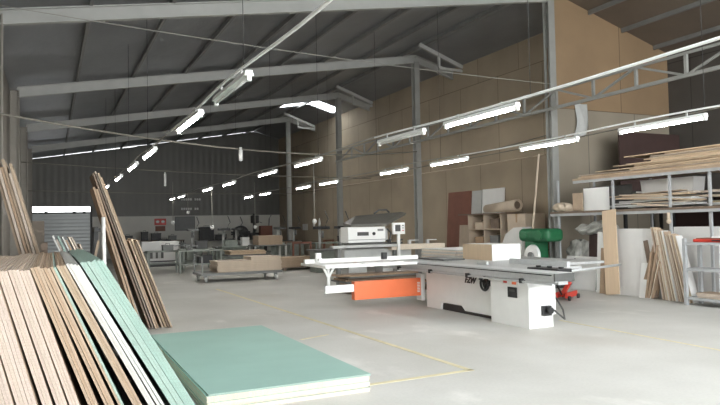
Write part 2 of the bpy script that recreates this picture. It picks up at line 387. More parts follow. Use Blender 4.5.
# ------------------------------------------------------------------ lamps, conduits, wires
def lamp(x, y0, y1, lit, label, group):
    L = y1-y0; t = thing('tube_lamp', label, 'lamp', (x, (y0+y1)/2, 3.0), 0, group)
    g = G(); g.prism([(-.045, -L/2, .0), (.045, -L/2, .0), (.03, -L/2, .05), (-.03, -L/2, .05)], (0, L, 0)); g.out('housing', 'white', t)
    g = G(); g.cyl((0, -L/2+.05, -.022), (0, L/2-.05, -.022), .013, n=10); g.out('tube', 'tube' if lit else 'white_dull', t)
    for s in (-1, 1):
        g = G(); g.box(-.022, .022, s*(L/2-.02)-.025, s*(L/2-.02)+.025, -.05, .005, .006); g.out('lamp_holder', 'white', t)
    for s in (-.3, .3):
        g = G(); g.box(-.01, .01, s*L-.012, s*L+.012, .045, .11); g.out('clip', 'steel_light', t)
    return t
rows = [(1.655, 'row over the leaning piles', [(5.78, 7.12, 0), (7.9, 9.42, 1), (11.7, 13.2, 1), (14.4, 15.9, 1), (17.7, 19.2, 1), (21.8, 23.3, 1)]),
        (5.09, 'row between green stack and saw', [(6.2, 7.8, 1), (8.37, 9.87, 0), (12.5, 14.1, 1), (15.5, 17.0, 1), (19.5, 21.0, 1), (22.6, 24.1, 1), (27.7, 29.2, 1), (30.1, 31.4, 1)]),
        (8.12, 'row beside the brown wall', [(5.95, 7.45, 1), (8.35, 9.85, 1), (11.6, 13.1, 1), (14.2, 15.7, 1), (18.6, 20.1, 1), (21.0, 22.4, 1), (25.5, 27.0, 1), (28.0, 29.4, 1)])]
for x, rn, L in rows:
    n = 0
    for a, b, lit in L:
        if lit:
            lamp(x, a, b, 1, '%s lit tube lamp from the gate in the %s' % (ORD[n], rn), 'lit tube lamps overhead'); n += 1
        else:
            lamp(x, a, b, 0, 'unlit white tube lamp in the %s' % rn, 'unlit tube lamps overhead')
def sag(p0, p1, s, n=24):
    p0 = Vector(p0); p1 = Vector(p1); return [p0.lerp(p1, i/n)-Vector((0, 0, 4*s*(i/n)*(1-i/n))) for i in range(n+1)]
def conduit(x, y0, y1, label, r):
    t = thing('conduit', label, 'conduit', (x, y0, 3.07))
    org = (x, y0, 3.07)
    g = G(org); pts = []; y = y0
    while y <= y1+.01: pts.append((x+.015*math.sin(y*1.7), y, 3.10+.02*math.sin(y*.9+x))); y += .5
    k = int(9/.5)
    g.tube(pts[:k+1], r, 8); g.out('pipe', 'conduit', t)
    g = G(org); g.tube(pts[k:], .012, 6); g.out('cable_run', 'cable', t)
    for Y in frames + [15.9, 22.7]:
        if y0 < Y < y1:
            g = G(org); zt_ = skL(x)-.34 if Y in frames else skL(x)-.02; g.cyl((x, Y, 3.09), (x, Y, zt_), .004, n=5); g.out('hanger', 'steel_dark', t)
conduit(1.655, 1.0, 24, 'white conduit carrying the lamps over the leaning board piles', .015)
conduit(5.09, 1.0, 32, 'white conduit carrying the lamps between the green stack and the saw', .016)
conduit(8.12, 3.0, 30, 'white conduit carrying the lamps beside the brown board wall', .013)
def wire(pts, r, label, m_='cable_dark'):
    g = G(pts[0]); g.tube(pts, r, 5); o = g.out('overhead_wire', m_); o.location = pts[0]; return tag(o, label, 'wire')
wire(sag((-.9, 12.3, 5.42), (11.36, 12.55, 5.06), .1), .009, 'thin pale wire high up between the two facing columns', 'cable')
wire(sag((-.9, 12.4, 3.62), (11.35, 19.2, 4.1), .35), .02, 'sagging grey wire from the side column with a white bulb on it')
wire(sag((-.95, 26.0, 4.1), (12.95, 26.0, 3.7), .1), .018, 'dark wire across the rear of the hall carrying a hanging bulb')
wire(sag((-.95, 32.6, 3.45), (12.95, 32.6, 3.4), .08), .016, 'rearmost dark wire across the hall below the dark sheet wall')
wire(sag((XC-.24, 5, 3.75), (XC-.24, 26, 3.6), .15), .014, 'dark cable running along the brown board wall')
wire(sag((12.9, 12.95, 4.2), (12.9, 36, 4.15), .4), .018, 'grey looping cable on the upper part of the brown board wall')
wire([(XR-.03, 12.95, 3.55), (XR-.03, 25, 3.56), (XR-.03, 38, 3.58)], .02, 'pale straight pipe fixed along the brown board wall', 'card_pale')
def pendant(x, y, z0, z1, kind, label):
    t = thing('hanging_socket' if kind == 'ball' else 'hanging_bulb', label, 'socket' if kind == 'ball' else 'lamp', (x, y, z0))
    if kind == 'bulb':
        g = G(); g.cyl((0, 0, -.06), (0, 0, 0), .025, .03, 10); g.out('lamp_base', 'white_dull', t)
        g = G(); g.cyl((0, 0, z1-z0), (0, 0, -.06), .045, n=12).sph((0, 0, z1-z0), .045, (1, 1, .6)); g.out('glass_tube', 'white', t)
    else:
        g = G(); g.cyl((0, 0, z1-z0+.05), (0, 0, 0), .013, n=6); g.out('cord', 'cable', t)
        g = G(); g.sph((0, 0, z1-z0), .075, (1, 1, 1.15)); g.out('socket_body', 'white_dull', t)
pendant(4.06, 15.0, 3.5, 3.2, 'bulb', 'white tube bulb hanging from the long sagging wire')
pendant(4.03, 26, 3.82, 3.3, 'bulb', 'white bulb hanging from the dark rear wire')
pendant(7.47, 19, 3.6, 1.76, 'ball', 'round white socket on a long cord beside the white edge machine')
pendant(5.39, 24, 3.6, 1.64, 'ball', 'round white socket on a cord over the steel work tables')
pendant(4.65, 28, 3.6, 1.88, 'ball', 'round white socket on a cord beside the red wall sign')
pendant(6.02, 32, 3.4, 2.4, 'ball', 'short-corded white socket in front of the grey notice board')
pendant(8.19, 28, 3.6, 1.62, 'ball', 'round white socket on a cord in front of the drill press')
for x, y in ((1.655, 24), (5.09, 32), (8.12, 30)): pass

# ------------------------------------------------------------------ the big leaning pile
# blocks of boards packed tight at one angle; the blocks fan out towards the foot
fam_words = {'tan': '%s tan board from the side wall in the big leaning pile', 'beige': '%s pale beige-edged board from the wall side of the big leaning pile',
             'brown': '%s brown-edged board after the beige ones in the big leaning pile', 'white': '%s white-edged board next to the green ones in the big leaning pile',
             'green': '%s green board from the white ones in the big leaning pile'}
blocks = [('tan', 6, 10.5, .02), ('tan', 6, 12, .02), ('tan', 5, 13, .02), ('beige', 4, 14.4, .02), ('beige', 5, 15.2, .021), ('beige', 3, 16.4, .018), ('beige', 3, 17.3, .02), ('beige', 3, 18.0, .018),
          ('brown', 3, 20.4, .018), ('brown', 3, 22.6, .018), ('brown', 2, 23.6, .016), ('brown', 3, 26.0, .018), ('white', 2, 27.6, .02), ('white', 1, 28.2, .022), ('white', 1, 28.6, .02), ('green', 4, 29.8, .02), ('green', 3, 30.0, .022)]
cnt = {}; x = -.885; prevfoot = -9
for fam, nb_, adeg, T in blocks:
    a = R(adeg); f = (x+.40)/.70
    yb = 4.75 + max(0, f)*.85 + random.uniform(-.03, .03); zb_ = 1.34 + random.uniform(-.012, .012) + (.025 if fam == 'green' else 0)
    for k in range(nb_):
        zt_ = zb_ + random.uniform(-.004, .004); W = round(zt_/math.cos(a), 3); zt_ = W*math.cos(a)
        fx = max(x + zt_*math.tan(a), prevfoot + .0008); prevfoot = fx + T/math.cos(a)
        face, edge = {'tan': ('chip', ['chip', 'chip_pale', 'chip'][k % 3]), 'beige': ('chip', ['chip_pink', 'chip_pale', 'chip_pink', 'chip_pink'][k % 4]), 'brown': ('chip_brown', ['chip', 'chip_brown', 'chip'][k % 3]),
                      'white': ('white_dull', 'white_edge'), 'green': ('mr_green', 'mr_green_edge')}[fam]
        if fam == 'brown' and adeg == 23.6 and k == 1: face, edge = 'mr_green', 'mr_green_edge'
        cnt[fam] = cnt.get(fam, 0)+1
        lab = fam_words[fam] % ORD[cnt[fam]-1]
        if edge == 'mr_green_edge' and fam == 'brown': lab = 'single green-edged board among the brown-edged ones in the big leaning pile'
        board('leaning_board', 3.62, W, T, face, edge, lean_mx((fx, yb+random.uniform(-.004, .004), .001), a), lab, 'board', 'boards in the big leaning pile')
        x = fx + T/math.cos(a) + .0008 - zt_*math.tan(a)
    x += .001

# green stack lying on the floor
z = .0; nb = 9; Tb = .0185
for k in range(nb):
    top = k == nb-1
    dx, dy = random.uniform(-.006, .006), random.uniform(-.012, .012)
    if top: dx, dy = .012, -.012
    lab = 'green-faced moisture board, topmost of the flat floor stack' if top else '%s board from the floor in the flat green-topped stack' % ORD[k]
    board('flat_board', 3.6, 1.56, Tb, 'mr_green', 'mr_green_edge' if top else 'cream', flat_mx((1.215+dx, 5.69+dy, z+.001+k*.0003)) , lab, 'board', 'boards of the flat green-topped stack')
    z += Tb

# short pile behind it, propped on a timber trestle
xs = .02
for k in range(9):
    face, edge = [('white_dull', 'white_edge'), ('chip', 'chip_pale'), ('mr_green', 'mr_green_edge'), ('chip', 'white_edge'), ('chip_brown', 'chip_brown'), ('white_dull', 'cream'), ('chip', 'chip_pale'), ('chip_brown', 'chip'), ('chip', 'chip_pale')][k]
    a = R(22+k*.4); zt_ = 1.54 - .004*k - (.05 if k % 3 == 1 else 0) - (.1 if k > 6 else 0); T = .02
    fx = xs+zt_*math.tan(a)
    if k: fx = max(fx, pv[0]+pv[2]/math.cos(pv[1])+.004, pv[0]-min(zt_, pv[3])*math.tan(pv[1])+pv[2]/math.cos(pv[1])+.004+min(zt_, pv[3])*math.tan(a))
    pv = (fx, a, T, zt_)
    board('offcut_board', .85, round(zt_/math.cos(a), 2), T, face, edge, lean_mx((fx, 9.45+random.uniform(-.03, .03), .001), a), '%s short board from the trestle in the pile behind the beige boards' % ORD[k], 'board', 'short boards behind the big pile')
    xs += .05 if k in (2, 4, 6) else .032
t = thing('timber_trestle', 'rough timber trestle propping the short boards behind the big pile', 'trestle', (-.07, 9.9, 0))
for s in (-1, 1):
    g = G(); g.box(-.035, .035, s*.35-.03, s*.35+.03, 0, 1.45); g.out('leg', 'chip_dark', t)
g = G(); g.box(-.04, .03, -.45, .45, 1.36, 1.44); g.out('rail', 'chip_dark', t)
g = G(); g.box(-.3, .04, -.38, -.32, 0, .06).box(-.3, .04, .32, .38, 0, .06); g.out('foot', 'chip_dark', t)

# tall boards by the side wall
pv = None
for k in range(6):
    a = R(14+k*.25); zt_ = [2.72, 2.70, 2.55, 2.66, 2.45, 2.6][k]; X0 = -.78+.045*k
    if pv: X0 = max(X0, pv[0]-min(zt_, pv[3])*math.tan(pv[1])+pv[2]/math.cos(pv[1])+.004-max(0, zt_-pv[3])*math.tan(a))
    pv = (X0+zt_*math.tan(a), a, .036, zt_)
    board('tall_board', [.5, .9, .7, .9, .6, .8][k], round(zt_/math.cos(a), 2), .036, 'chip', ['chip', 'chip_pale', 'chip_brown', 'chip', 'chip_pale', 'chip'][k],
          lean_mx((X0+zt_*math.tan(a), 10.75+random.uniform(-.05, .05), .001), a), '%s tall tan board from the side column, leaning beside the big pile' % ORD[k], 'board', 'tall boards leaning at the side column')
t = thing('wall_rail', 'steel prop rail on the side wall behind the tall tan boards', 'rail', (-.9, 11.2, 0))
g = G(); g.box(-.08, .1, -.5, .5, 2.25, 2.33); g.out('crossbar', 'steel_dark', t)
for s in (-.45, .45):
    g = G(); g.box(-.05, .0, s-.025, s+.025, 0, 2.3); g.out('post', 'steel_dark', t)
# grey panel standing by the wall
o = board('grey_sheet', .04, 1.8, .26, 'mgrey', 'mgrey', Matrix.Translation((-.36, 13.5, .001)), 'narrow grey-brown panel standing upright before the roller shutter', 'panel')
M['mgrey2'] = mat('grey_brown_panel_face', srgb(128, 118, 106), .05, 3, .7); o.data.materials[0] = M['mgrey2']; o.data.materials[1] = M['mgrey2']

# tall boards leaning on a steel upright rack
t = thing('board_rack', 'dark steel upright rack holding the tall boards beyond the green pile', 'rack', (.66, 11.55, 0))
for s in (-.35, .35):
    g = G(); g.box(-.03, .03, s-.03, s+.03, 0, 1.66); g.out('upright', 'steel_dark', t)
    g = G(); g.box(-.45, .1, s-.03, s+.03, 0, .05); g.out('foot', 'steel_dark', t)
    g = G(); g.bar((-.42, s, .05), (-.01, s, 1.3), .03, .03); g.out('brace', 'steel_dark', t)
g = G(); g.box(-.025, .06, -.45, .45, 1.58, 1.64); g.out('crossbar', 'steel_dark', t)
spec = [(2.28, .60, 17.5, .03, 'chip_brown', 'chip_brown'), (2.25, .635, 17.8, .03, 'chip', 'chip_brown'), (2.5, .60, 20, .025, 'chip_dark', 'chip_dark'), (2.53, .632, 20.2, .02, 'chip', 'chip_pale'), (2.50, .66, 20.4, .03, 'mgrey', 'chip'), (2.44, .70, 20.6, .02, 'chip_brown', 'chip_brown'), (1.42, 1.135, 21, .025, 'chip', 'chip'), (1.45, 1.165, 21.2, .03, 'chip', 'tan'), (1.40, 1.205, 21.5, .02, 'chip_brown', 'chip_dark'), (1.44, 1.235, 21.7, .028, 'wood', 'chip')]
nm = ['tall brown', 'tall reddish-edged', 'tall dark', 'tall pale-edged', 'tall grey-faced', 'tall dull brown', 'short tan', 'short light tan', 'short dark-edged', 'short timber-coloured']
pf = -9
for k, (zt_, X0, a, T, f, e) in enumerate(spec):
    a = R(a-1.5)
    if k: X0 = max(X0, pv[0]-min(zt_, pv[3])*math.tan(pv[1])+pv[2]/math.cos(pv[1])+.004-max(0, zt_-pv[3])*math.tan(a))
    fx = X0+zt_*math.tan(a)
    if k: fx = max(fx, pv[0]+pv[2]/math.cos(pv[1])+.002)
    pv = (fx, a, T, zt_)
    board('tall_board', [.9, .8, .95, 1.0, .7, .9, .5, .6, .5, .7][k], round(zt_/math.cos(a), 2), T, f, e, lean_mx((fx, 10.95+random.uniform(-.06, .06), .001), a), '%s board leaning on the steel rack beyond the green pile' % nm[k], 'board', 'boards leaning on the steel rack')
g = G((.74, 10.3, 0)); g.cyl((.74, 10.3, 0), (.715, 10.42, 1.8), .028, n=10); o = g.out('white_pole', 'white'); o.location = (.74, 10.3, 0); tag(o, 'slim white pole standing before the tall boards on the steel rack', 'pole')
g = G((.40, 10.5, 0)); g.bar((.36, 10.5, 0), (.66, 10.62, 1.45), .035, .035); o = g.out('timber_stick', 'chip'); o.location = (.40, 10.5, 0); tag(o, 'thin timber stick tilted beside the white pole', 'stick')

# ------------------------------------------------------------------ sliding table saw
S = (6.5, 9.5, 0)
t = thing('panel_saw', 'white sliding table panel saw with an orange swing arm', 'saw', S)
H = lambda: G(S)
g = H()   # body with a foot recess
g.prism([(6.6, 8.7, .06), (6.6, 9.62, .06), (6.6, 9.72, .14), (6.6, 10.38, .14), (6.6, 10.42, .0), (6.6, 10.9, .0), (6.6, 10.9, .76), (6.6, 8.7, .76)], (.95, 0, 0)); body = g.out('cabinet', 'white', t)
g = H(); g.box(6.64, 7.5, 8.72, 10.4, 0, .12); g.out('plinth', 'steel_dark', t)
g = H(); g.prism([(6.47, 7.76, .0), (6.47, 8.69, .0), (6.47, 8.69, .72), (6.47, 7.92, .72), (6.47, 7.80, .69), (6.47, 7.76, .62)], (.46, 0, 0)); cc = g.out('control_cabinet', 'white', t)
g = H(); g.box(6.455, 6.47, 8.02, 8.24, .44, .6, .004); sw = g.out('switch_box', 'black', t)
g = H(); g.box(6.45, 6.456, 8.06, 8.2, .53, .57); g.out('display', 'dgrey', sw)
g = H(); g.box(6.452, 6.47, 7.98, 8.36, .635, .70, .003); lb = g.out('warning_label', 'white_dull', t)
g = H(); g.box(6.447, 6.453, 8.02, 8.12, .645, .69); g.out('button_plate', 'orange', lb)
g = H(); g.box(6.447, 6.453, 8.24, 8.33, .655, .69); g.out('red_mark', 'red', lb)
g = H()
WX, WY, WZ = 6.46, 8.84, .60
for k in range(24):
    a0, a1 = 2*PI*k/24, 2*PI*(k+1)/24
    g.cyl((WX, WY+.105*math.cos(a0), WZ+.105*math.sin(a0)), (WX, WY+.105*math.cos(a1), WZ+.105*math.sin(a1)), .02, n=8)
for a0 in (.5, 2.6, 4.7): g.bar((WX+.01, WY, WZ), (WX+.01, WY+.1*math.cos(a0), WZ+.1*math.sin(a0)), .03, .02)
g.cyl((6.6, WY, WZ), (WX+.02, WY, WZ), .05, .05, 16).cyl((WX+.03, WY, WZ), (WX+.015, WY, WZ), .09, .08, 20); hw = g.out('handwheel', 'black', t)
g = H(); g.cyl((WX, WY+.05, WZ+.08), (WX-.07, WY+.05, WZ+.08), .014, n=8); g.out('crank_knob', 'black', hw)
cu = bpy.data.curves.new('maker_lettering', 'FONT'); cu.body = 'FZW'; cu.size = .15; cu.extrude = .004; cu.shear = .35; cu.space_character = .95; cu.offset = .006
cu.materials.append(M['black']); tmp = bpy.data.objects.new('lettering_curve', cu); me = bpy.data.meshes.new_from_object(tmp); bpy.data.objects.remove(tmp)
o = bpy.data.objects.new('maker_lettering', me); COL.objects.link(o); o.parent = t
o.matrix_local = Matrix.Translation((6.592-S[0], 9.60-S[1], .565)) @ Matrix(((0, 0, -1, 0), (-1, 0, 0, 0), (0, 1, 0, 0), (0, 0, 0, 1)))
# sliding carriage
g = H(); g.box(6.38, 6.72, 7.1, 12.35, .80, .875, .006).box(6.40, 6.44, 7.1, 12.35, .74, .80).box(6.5, 6.68, 7.15, 12.3, .70, .80); ca = g.out('sliding_carriage', 'alu', t)
g = H(); g.box(6.37, 6.385, 7.15, 12.3, .835, .85); g.out('carriage_groove', 'steel_dark', ca)
g = H(); g.box(6.37, 6.73, 7.07, 7.1, .76, .87, .004); g.out('carriage_end_cap', 'dgrey', ca)
g = H(); g.box(6.36, 6.40, 7.12, 12.3, .70, .725); g.out('guide_rod', 'alu', t)
for y in (7.8, 9.2, 10.4, 11.6):
    g = H(); g.box(6.35, 6.42, y-.03, y+.03, .69, .76); g.out('rod_bracket', 'black', t)
# saw table, extension, rail
g = H(); g.box(6.76, 7.9, 8.13, 11.4, .82, .868, .005).box(6.9, 7.8, 8.3, 10.7, .76, .82); g.out('main_table', 'iron', t)
g = H(); g.box(7.9, 9.2, 8.9, 11.4, .82, .868, .005); g.out('extension_table', 'iron', t)
g = H(); g.box(6.76, 7.9, 11.4, 12.1, .825, .868, .005); g.out('rear_table', 'iron', t)
g = H(); g.bar((9.1, 9.4, .82), (7.56, 9.4, .4), .05, .05).bar((9.1, 10.2, .82), (7.56, 10.2, .4), .05, .05); g.out('table_bracket', 'lgrey', t)
g = H(); g.cyl((7.0, 7.83, .80), (9.3, 8.62, .80), .022, n=12); g.out('fence_rail', 'alu', t)
g = H(); g.box(6.735, 7.0, 7.4, 8.1, .79, .90, .012); fh = g.out('fence_head', 'black', t)
for y in (7.5, 7.75, 8.0):
    g = H(); g.cyl((6.88, y, .90), (6.88, y, .925), .04, n=10); g.out('knob', 'black', fh)
g = H(); g.box(7.42, 7.48, 7.95, 9.4, .87, .96, .004); g.out('rip_fence', 'alu', t)
g = H(); g.box(6.85, 6.9, 9.3, 9.6, .87, .93, .01); g.out('riving_knife_cover', 'lgrey', t)
# side housing near the end, motor and dust outlet
g = H(); g.box(6.94, 7.3, 8.1, 8.69, .12, .72, .01); g.out('motor_housing', 'white', t)
g = H(); g.tube([(6.86, 7.66, .27), (6.98, 7.62, .16), (7.15, 7.75, .1), (7.35, 8.0, .2), (7.5, 8.4, .45), (7.5, 8.8, .6)], .014, 8); g.out('power_cable', 'dgrey', t)
g = H(); g.box(6.7, 6.86, 7.7, 7.76, .18, .33, .006).cyl((6.78, 7.7, .27), (6.78, 7.62, .27), .05, n=12); g.out('socket_outlet', 'black', t)
# swing arm and crosscut table
g = H(); g.box(5.16, 6.66, 11.13, 11.27, .20, .545, .006); arm = g.out('swing_arm', 'orange', t)
g = H(); g.box(4.58, 5.165, 11.155, 11.245, .355, .495, .004); g.out('telescopic_end', 'white', arm)
g = H()
for k in range(7): g.box(6.52, 6.58, 11.122, 11.13, .27+.03*k, .285+.03*k)
g.out('small_lettering', 'white', arm)
g = H(); g.box(6.6, 6.68, 11.1, 11.3, .1, .62, .005); g.out('arm_pivot', 'white', t)
g = H(); g.cyl((4.66, 11.2, .49), (4.66, 11.2, .67), .03, n=10).bar((4.66, 11.2, .64), (4.56, 11.2, .84), .035, .035).bar((4.66, 11.2, .64), (4.78, 11.2, .84), .035, .035).box(4.64, 4.68, 11.18, 11.22, .64, .84); g.out('support_post', 'white', t)
g = H()
for y in (10.9, 11.3, 11.7, 12.1): g.bar((4.5, y, .86), (6.38, y, .86), .09, .045)
g.bar((4.5, 10.86, .86), (4.5, 12.14, .86), .06, .05).bar((5.4, 10.86, .855), (5.4, 12.14, .855), .06, .05).bar((6.34, 10.86, .86), (6.34, 12.14, .86), .06, .05); g.out('crosscut_table', 'white', t)
g = H(); g.box(4.3, 6.75, 11.46, 11.54, .9, .98, .006); fe = g.out('crosscut_fence', 'white', t)
g = H(); g.box(4.5, 4.6, 11.38, 11.46, .93, 1.1, .006).box(4.52, 4.58, 11.3, 11.4, .95, 1.0); g.out('end_stop', 'white', fe)
g = H(); g.box(5.9, 6.0, 11.38, 11.46, .93, 1.06, .006); g.out('flip_stop', 'black', fe)

# boards lying on the saw
def carton(name, x0, x1, y0, y1, z0, z1, m_, label, cat, lid=None, rz=0, group=None):
    c = ((x0+x1)/2, (y0+y1)/2, z0); t = thing(name, label, cat, c, rz, group); hx, hy, h = (x1-x0)/2, (y1-y0)/2, z1-z0
    w = .018
    g = G(); g.box(-hx, hx, -hy, -hy+w, 0, h).box(-hx, hx, hy-w, hy, 0, h).box(-hx, -hx+w, -hy+w, hy-w, 0, h).box(hx-w, hx, -hy+w, hy-w, 0, h); g.out('side_panel', m_, t)
    g = G(); g.box(-hx, hx, -hy, hy, h, h+w) if lid else g.box(-hx+w, hx-w, -hy+w, hy-w, 0, w); g.out('top_panel' if lid else 'bottom_panel', lid or m_, t)
    return t
# box carcass standing on the extension table: tan long side, white short side
c0 = (7.72, 10.28, .87)
t = thing('cabinet_carcass', 'low box carcass with tan side and white end on the saw table', 'carcass', c0)
g = G(); g.box(0, .018, .02, 1.0, 0, .31); g.out('side_panel', 'tan', t)
g = G(); g.box(0, .68, 0, .02, 0, .31); g.out('end_panel', 'white', t)
g = G(); g.box(.662, .68, .02, 1.0, 0, .31); g.out('side_panel', 'tan', t)
g = G(); g.box(.018, .662, .02, 1.0, .29, .31); g.out('top_panel', 'white_dull', t)
g = G(); g.box(.018, .662, .98, 1.0, 0, .29); g.out('end_panel', 'tan', t)
# trolley carrying white panels behind the saw
c0 = (8.6, 12.6, 0)
t = thing('panel_trolley', 'low panel trolley standing behind the saw under white panels', 'trolley', c0)
g = G(c0); g.box(7.9, 9.4, 11.9, 13.5, .72, .78); g.out('deck', 'mgrey', t)
for x in (7.96, 9.34):
    for y in (11.96, 13.44):
        g = G(c0); g.box(x-.03, x+.03, y-.03, y+.03, .08, .72); g.out('leg', 'mgrey', t)
        g = G(c0); g.cyl((x-.02, y, .05), (x+.02, y, .05), .05, n=12); g.out('caster', 'black', t)
z = .781
for k in range(10):
    tp = k == 9
    board('white_board', 1.45, 1.15, .024, 'white_dull', ['white_edge', 'white_edge', 'cream'][k % 3], flat_mx((7.98+random.uniform(-.03, .03), 11.95+random.uniform(-.03, .03), z)),
          'topmost white panel on the trolley behind the saw' if tp else '%s white panel from the deck of the trolley behind the saw' % ORD[k], 'panel', 'white panels on the trolley'); z += .0245
o = board('grey_sheet', 1.0, .5, .03, 'mgrey', 'dgrey', flat_mx((7.0, 10.9, .87)), 'dark grey flat panel lying on the rear of the saw table', 'panel')

# brown offcuts on a low pallet behind the orange arm
c0 = (7.35, 14.1, 0)
def pallet(c, lx, ly, label, m_='chip_dark', group=None):
    t = thing('pallet', label, 'pallet', c, 0, group)
    for k in range(5):
        y = -ly/2+ly*(k+.5)/5; g = G(); g.box(-lx/2, lx/2, y-ly/14, y+ly/14, .09, .115); g.out('deck_board', m_, t)
    for k in (-1, 0, 1):
        g = G(); g.box(k*(lx/2-.05)-.045, k*(lx/2-.05)+.045, -ly/2, ly/2, .0, .09); g.out('bearer', m_, t)
    return t
pallet(c0, 2.1, 1.0, 'dark low pallet with brown offcuts behind the orange arm')
z = .116
for k in range(9):
    board('offcut_board', 2.1-.06*(k % 4), [.9, .8, .85, .7, .9, .8, .6, .8, .5][k], .036, ['chip_dark', 'chip_brown'][k % 2], ['chip_dark', 'mgrey', 'chip_brown'][k % 3], flat_mx((8.38-.03*k, 13.65+.02*k, z), R(90)+.02*((k*7) % 5-2)), '%s brown board from the pallet up, behind the orange arm' % ORD[k], 'board', 'brown offcuts behind the orange arm'); z += .0375

# ------------------------------------------------------------------ white edge machine behind the saw
E0 = (8.3, 16.6, 0)
t = thing('edge_machine', 'white wood machine with a dark flared hood and a control panel', 'machine', E0)
H = lambda: G(E0)
g = H(); g.box(7.2, 9.3, 16.15, 16.75, .5, .95, .02); g.out('bed', 'lgrey', t)
g = H(); g.box(6.75, 8.7, 15.85, 16.1, 1.0, 1.07, .01); g.out('feed_rail', 'lgrey', t)
g = H(); g.box(6.9, 6.98, 15.9, 16.05, 0, 1.0); g.out('rail_leg', 'mgrey', t)
g = H(); g.box(7.35, 7.9, 16.2, 16.7, 0, .5); g.out('pedestal', 'lgrey', t)
g = H(); g.box(8.4, 9.2, 16.2, 16.7, 0, .5); g.out('pedestal', 'lgrey', t)
g = H(); g.box(7.3, 8.45, 16.1, 16.62, 1.13, 1.56, .02); hs = g.out('head_housing', 'white', t)
g = H(); g.box(7.4, 8.4, 16.2, 16.6, .94, 1.14); g.out('neck', 'mgrey', t)
g = H(); g.box(7.58, 7.92, 16.085, 16.1, 1.32, 1.42); g.out('display', 'dgrey', hs)
g = H(); g.cyl((8.08, 16.1, 1.37), (8.08, 16.07, 1.37), .045, n=14); g.out('knob', 'black', hs)
g = H(); g.box(7.3, 8.45, 16.09, 16.1, 1.2, 1.215).box(8.2, 8.38, 16.09, 16.1, 1.44, 1.5); g.out('trim_line', 'mgrey', hs)
g = H(); g.box(8.45, 8.55, 16.15, 16.55, 1.18, 1.5, .01); g.out('end_cover', 'lgrey', hs)
g = H(); g.tube([(8.5, 16.1, 1.5), (8.58, 16.02, 1.38), (8.52, 16.0, 1.2), (8.62, 16.05, 1.02)], .025, 8); g.out('hose', 'dgrey', t)
g = H(); g.box(7.4, 9.0, 16.12, 16.17, 1.07, 1.12); g.out('pressure_beam', 'dgrey', t)
for x in (8.6, 8.95):
    g = H(); g.cyl((x, 16.2, .95), (x, 16.2, 1.16), .05).cyl((x, 16.2, 1.16), (x, 16.2, 1.2), .09); g.out('hand_knob', 'dgrey', t)
# flared hood: a lid that rises over the housing and juts past its end
g = H()
vs = [(7.38, 16.08, 1.63), (8.45, 16.08, 1.66), (9.25, 16.3, 1.93), (9.3, 16.65, 1.98), (7.85, 16.75, 1.88), (7.4, 16.65, 1.68)]
lo = [(7.38, 16.08, 1.57), (8.45, 16.08, 1.57), (9.2, 16.3, 1.87), (9.25, 16.6, 1.9), (7.85, 16.65, 1.57), (7.4, 16.6, 1.57)]
up = [g.b.verts.new(Vector(p)-g.o) for p in vs]; dn = [g.b.verts.new(Vector(p)-g.o) for p in lo]
g.b.faces.new((up[0], up[1], up[4], up[5])); g.b.faces.new((up[1], up[2], up[3], up[4])); g.b.faces.new((dn[5], dn[4], dn[1], dn[0])); g.b.faces.new((dn[4], dn[3], dn[2], dn[1]))
for i in range(6): g.b.faces.new((up[i], dn[i], dn[(i+1) % 6], up[(i+1) % 6]))
hd = g.out('dust_hood', 'hood_grey', t)
g = H(); g.tube([(8.35, 16.6, 1.93), (8.5, 16.6, 2.03), (8.75, 16.6, 2.04), (8.85, 16.6, 1.96)], .025); g.out('hood_handle', 'dgrey', hd)
g = H(); g.box(8.56, 8.93, 15.84, 15.94, 1.34, 1.66, .012); cp = g.out('control_panel', 'white', t)
g = H(); g.box(8.62, 8.78, 15.83, 15.84, 1.42, 1.6); sc_ = g.out('screen', 'dgrey', cp)
for k, z in enumerate((1.44, 1.51, 1.58)):
    g = H(); g.cyl((8.86, 15.84, z), (8.86, 15.825, z), .018, n=8); g.out('push_button', ['red', 'dgreen', 'black'][k], cp)
g = H(); g.box(8.71, 8.78, 15.86, 15.93, 0, 1.35); g.out('panel_post', 'white', t)
g = H(); g.box(8.55, 10.3, 15.95, 16.3, .9, 1.05, .01); g.out('outfeed_bed', 'cream', t)
for x in (8.7, 10.2):
    g = H(); g.box(x-.04, x+.04, 16.0, 16.1, 0, .9); g.out('leg', 'mgrey', t)
for x in (9.2, 9.8):
    g = H(); g.box(x-.04, x+.04, 16.05, 16.13, 1.05, 1.16).box(x-.01, x+.3, 16.07, 16.11, 1.14, 1.17); g.out('roller_guide', 'lgrey', t)

# ------------------------------------------------------------------ generic shop furniture
def table(label, c, lx, ly, h, top='mgrey', leg='mgrey', rz=0, shelf=True, group=None, name='work_table', th=.05):
    t = thing(name, label, 'table', c, rz, group)
    g = G(); g.box(-lx/2, lx/2, -ly/2, ly/2, h-th, h, .006); g.out('table_top', top, t)
    for sx in (-1, 1):
        for sy in (-1, 1):
            g = G(); x, y = sx*(lx/2-.06), sy*(ly/2-.06); g.box(x-.035, x+.035, y-.035, y+.035, 0, h-th); g.out('leg', leg, t)
    if shelf:
        g = G(); g.box(-lx/2+.05, lx/2-.05, -ly/2+.05, ly/2-.05, h*.35, h*.35+.04); g.out('lower_shelf', leg, t)
    return t
def stack(n, x0, y0, z, L, W, T, f, e, lab, grp, jit=.02, name='flat_board'):
    """n sheets lying flat: length along Y"""
    for k in range(n):
        ll = ('topmost board of the '+lab) if k == n-1 else '%s board from the bottom of the %s' % (ORD[k], lab)
        board(name, L, W, T, random.choice(f), random.choice(e), flat_mx((x0+random.uniform(-jit, jit), y0+random.uniform(-jit, jit), z)), ll, 'board', grp); z += T+.0006
    return z
